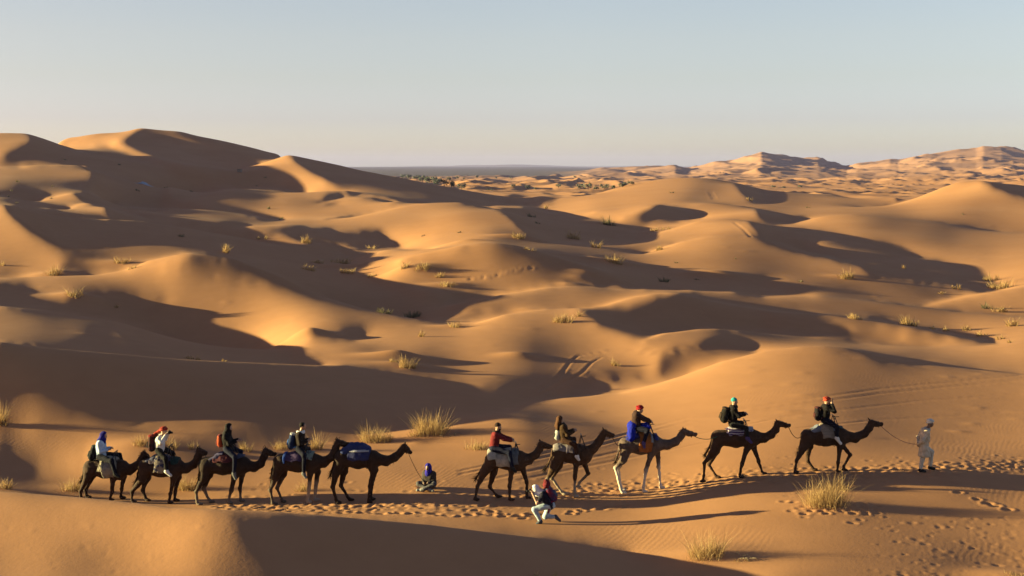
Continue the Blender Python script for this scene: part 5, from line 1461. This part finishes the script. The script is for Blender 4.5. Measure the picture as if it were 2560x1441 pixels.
for (x, y, w, h, t) in [(345, 478, 14, 6, 'scrub speck just below the white tarpaulin'), (415, 470, 10, 5, 'small scrub speck right of the white tarpaulin'), (480, 480, 10, 6, 'scrub speck where the hollow\'s shadow meets the peak\'s lit foot'), (662, 445, 10, 5, 'scrub speck with a thin shadow on the sharp peak\'s slope'), (640, 466, 14, 4, 'low scrub streak at the foot of the sharp peak'), (160, 400, 16, 4, 'scrub streak high in the shade under the left summit'), (300, 413, 10, 4, 'scrub speck high in the middle of the shaded hollow')]:
    tuft(x, y, w, h, 14, t, 'scrub specks under the high dunes', dark=True)
for (x, y, w, h, t) in [(1345, 560, 14, 6, 'scrub speck in the shaded valley, below the dull small tuft'), (1690, 658, 12, 6, 'scrub speck above the long shadow, right of centre'), (2000, 705, 14, 7, 'scrub speck on the lit slope right of the long shadow'), (1740, 700, 18, 6, 'low scrub speck beside the mound in the long shadow'), (1840, 648, 10, 5, 'tiny scrub speck on the bright dome right of centre'), (2020, 520, 14, 5, 'scrub speck on the low pale dune, upper right'), (1680, 483, 12, 6, 'scrub speck on the round dune at upper right'), (2410, 537, 14, 5, 'scrub speck below the bright dune at the upper right edge'), (1150, 582, 12, 5, 'scrub speck on the broad bright dune at upper centre'), (1060, 590, 14, 4, 'low scrub streak under the broad bright dune at upper centre')]:
    tuft(x, y, w, h, 16, t, 'scrub specks on the middle dunes', dark=True)

# dry sticks and litter on the sand
def sticks(px, py, n, ln, label):
    p = at(px, py); m = MB()
    for k in range(n):
        a = gr.uniform(0, math.pi); q = gr.normal(0, ln * .4, 2); z = ground(p[0] + q[0], p[1] + q[1]) - p[2]
        m.tube([(q[0], q[1], z - .01), (q[0] + math.cos(a) * ln * .5, q[1] + math.sin(a) * ln * .3, z + .05 + gr.uniform(0, .06)), (q[0] + math.cos(a) * ln, q[1] + math.sin(a) * ln * .6, z + .02)], [.010, .009, .005], 5)
    o = m.build('dry_twigs', cloth('twig', (.40, .30, .2))); o.location = p
    tag(o, label, 'twigs')
sticks(1885, 1402, 7, .35, 'bleached twigs on the sand right of the pale clump near the bottom')
sticks(1120, 1090, 5, .4, 'bleached twigs sticking out right of the bushy golden clump')
sticks(290, 769, 5, .5, 'white twigs in the shade below the crooked mound')

# white cover on the sand and a wooden crate high on the left dunes
p = at(360, 463); V = []; Fc = []
for j in range(6):
    for i in range(13):
        x = (i - 6) * .34; y = (j - 2.5) * .6
        V.append((x, y, ground(p[0] + x, p[1] + y) - p[2] + .05 + .75 * math.exp(-(x / 1.1) ** 2 - (y / 1.3) ** 2) * (1 + .25 * math.sin(i * 2.3 + j)) + .06 * math.sin(i * 3.1)))
for j in range(5):
    for i in range(12): Fc.append((j * 13 + i, j * 13 + i + 1, j * 13 + 14 + i, j * 13 + 13 + i))
o = mesh_obj('tarpaulin', V, Fc, cloth('tarp_white', (.50, .56, .68))); o.location = p
tag(o, 'crumpled bluish white tarpaulin in the shaded hollow under the high dunes', 'tarpaulin')
p = at(599, 431)
r = empty('crate', p, 'small pale crate on the ridge below the sharp peak', 'crate')
m = MB(); m.box((0, 0, .45), (1.3, 1.0, .95)); m.build('box_body', cloth('crate_wood', (.42, .33, .26)), r, smooth=False)
m = MB(); m.box((0, 0, .98), (1.45, 1.15, .10)); m.build('lid', cloth('crate_lid', (.34, .24, .18)), r, smooth=False)
m = MB(); m.box((0, -.515, .45), (.12, .04, .9)); m.build('batten', cloth('crate_lid', (.34,) * 3), r, smooth=False)

# ------------------------------------------------------------------ oasis trees, far away
def leaf_mat():
    m, n, l, b = new_mat('tree_leaves'); b.inputs['Roughness'].default_value = .8
    at_ = n.new('ShaderNodeAttribute'); at_.attribute_name = 'tone'
    r = n.new('ShaderNodeValToRGB'); r.color_ramp.elements[0].color = (.026, .032, .018, 1); r.color_ramp.elements[1].color = (.075, .088, .052, 1)
    l.new(at_.outputs['Fac'], r.inputs['Fac']); l.new(r.outputs['Color'], b.inputs['Base Color']); return m
LEAF = leaf_mat(); BARK = cloth('bark', (.10, .075, .05))
def tree(px, py, w, h, label, group):
    p = at(px, py, 420); s = p[1] / F; R = w * .5 * s; Hh = h * s
    root = empty('tree', p, label, 'tree', group)
    m = MB(); m.tube([(0, 0, -.3), (.05 * R, 0, Hh * .3), (-.05 * R, .05 * R, Hh * .6)], [Hh * .06, Hh * .045, Hh * .02], 6)
    for a in (0.4, 2.3, 4.2): m.tube([(0, 0, Hh * .28), (math.cos(a) * R * .5, math.sin(a) * R * .5, Hh * .55)], [Hh * .03, Hh * .012], 5)
    tag(m.build('trunk', BARK, root), kind=None)
    V = []; Fc = []; T = []
    cl = [(gr.uniform(-.68, .68) * R, gr.uniform(-.6, .6) * R, Hh * gr.uniform(.35, .82), gr.uniform(.28, .48) * min(R, Hh)) for _ in range(9)]
    for c in cl:
        ct = gr.uniform(.1, .9)
        for k in range(26):
            v = gr.normal(0, 1, 3); v /= np.linalg.norm(v); q = np.array(c[:3]) + v * c[3] * gr.uniform(.55, 1.05)
            a = np.cross(v + gr.normal(0, .6, 3), gr.normal(0, 1, 3)); a /= np.linalg.norm(a) + 1e-6; b = np.cross(v, a)
            z = c[3] * .34; i0 = len(V)
            V += [q - a * z, q + b * z * .7, q + a * z, q - b * z * .7]; Fc.append((i0, i0 + 1, i0 + 2, i0 + 3)); T += [float(np.clip(ct + gr.normal(0, .2), 0, 1))] * 4
    mesh_obj('crown', V, Fc, LEAF, root, smooth=False, attr={'tone': T})
GO = 'oasis trees beyond the dunes'
tree(1154, 474, 24, 16, 'rightmost dark tree of the oasis, by the big dune\'s falling ridge', GO)
tree(1128, 471, 26, 20, 'tall tree second from the right in the oasis', GO)
tree(1110, 468, 22, 20, 'tree third from the right in the oasis', GO)
for k, (x, y, w, h, t) in enumerate([(1010, 446, 18, 9, 'leftmost tree'), (1026, 449, 20, 11, 'second tree from the left'), (1042, 452, 22, 12, 'third tree from the left'), (1048, 446, 16, 9, 'low tree behind the third one from the left'), (1056, 456, 22, 14, 'fourth tree from the left'), (1064, 450, 18, 12, 'rear tree above the middle'), (1072, 459, 24, 17, 'tallest middle tree'), (1085, 455, 20, 13, 'rear tree right of the middle'), (1092, 463, 26, 16, 'broad front tree right of the middle'), (1100, 457, 20, 11, 'rear tree at the right end'), (1122, 451, 16, 8, 'small outlying tree at the right end')]):
    tree(x, y, w, h, t + ' of the dense oasis', 'dense oasis trees')
for (x, y, w, h, t) in [(1144, 447, 10, 6, 'first'), (1160, 449, 9, 5, 'second'), (1192, 445, 12, 6, 'third'), (1240, 447, 8, 5, 'fourth'), (1278, 447, 10, 5, 'last')]:
    tree(x, y, w, h, t + ' tiny tree, counting from the oasis, along the gravel plain\'s edge', 'tiny trees by the gravel plain')
tree(1320, 474, 15, 12, 'round lone tree on the far pale dunes, left of centre group', GO)
tree(1338, 475, 10, 6, 'small bush just right of the round lone tree', GO)
tree(1396, 471, 14, 11, 'lone tree halfway between the round one and the tree row', GO)
tree(1224, 477, 24, 6, 'flat grey green thicket on the far pale dunes', GO)
tree(1284, 468, 14, 7, 'small dull tree left above the round lone tree', GO)
tree(1438, 446, 9, 6, 'tiny single tree under the far erg\'s left end', GO)
tree(1450, 473, 22, 13, 'left tree of the row by the near round dune', GO)
tree(1470, 474, 26, 18, 'tallest tree of the row by the near round dune', GO)
tree(1490, 474, 16, 8, 'low bush in the row by the near round dune', GO)
tree(1511, 474, 28, 12, 'wide tree in the row by the near round dune', GO)
tree(1536, 472, 16, 8, 'small bush right of the wide tree in the row', GO)
tree(1556, 468, 26, 11, 'tree climbing the skyline of the near round dune', GO)
tree(1577, 463, 20, 9, 'last tree on the right of the row, at the round dune\'s edge', GO)
for (x, y, w, h) in [(1935, 470, 16, 6), (1960, 471, 12, 5), (2000, 469, 16, 5)]:
    tree(x, y, w, h, {1935: 'left', 1960: 'middle', 2000: 'right'}[x] + ' one of three faint bushes below the pyramid shaped far dune', 'faint bushes below the far pyramid dune')

# faint hills on the horizon
V = []; Fc = []
hx = np.linspace(-5200, 7000, 90); prof = np.interp(hx, [-5200, -1500, -700, -300, 200, 500, 900, 1400, 2500, 7000], [0, 20, 60, 95, 110, 60, 30, 50, 10, 0])
for i, x in enumerate(hx):
    z = 8 + prof[i] * (1 + .1 * math.sin(i * 1.7)) * .28
    V += [(x, 13200, -8), (x, 13600, z), (x, 14200, z * .8), (x, 14600, -8)]
for i in range(len(hx) - 1):
    for k in range(3): Fc.append((i * 4 + k, i * 4 + 4 + k, i * 4 + 5 + k, i * 4 + 1 + k))
tag(mesh_obj('distant_hills', V, Fc, cloth('hill_rock', (.16, .13, .11), scale=.01)), kind='structure')

# ------------------------------------------------------------------ haze
zt = float(FH.max()) + 30.0; zt = max(zt, 140.0)
xs_ = float(np.abs(FX).max()) + 400
lo = (-xs_, -60.0, float(FH.min()) - 1.0 - 8); hi = (xs_, 15000.0, zt)
Vb = [(x, y, z) for x in (lo[0], hi[0]) for y in (lo[1], hi[1]) for z in (lo[2], hi[2])]
Fb = [(0, 1, 3, 2), (4, 6, 7, 5), (0, 4, 5, 1), (2, 3, 7, 6), (0, 2, 6, 4), (1, 5, 7, 3)]
hm = bpy.data.materials.new('haze_air'); hm.use_nodes = True
hn = hm.node_tree.nodes; hn.clear()
pv = hn.new('ShaderNodeVolumePrincipled'); pv.inputs['Color'].default_value = (.30, .31, .66, 1); pv.inputs['Density'].default_value = 5.0e-5
pv.inputs['Anisotropy'].default_value = 0.1
ho = hn.new('ShaderNodeOutputMaterial'); hm.node_tree.links.new(pv.outputs[0], ho.inputs['Volume'])
haze = mesh_obj('haze', Vb, Fb, hm, smooth=False); tag(haze, kind='stuff')
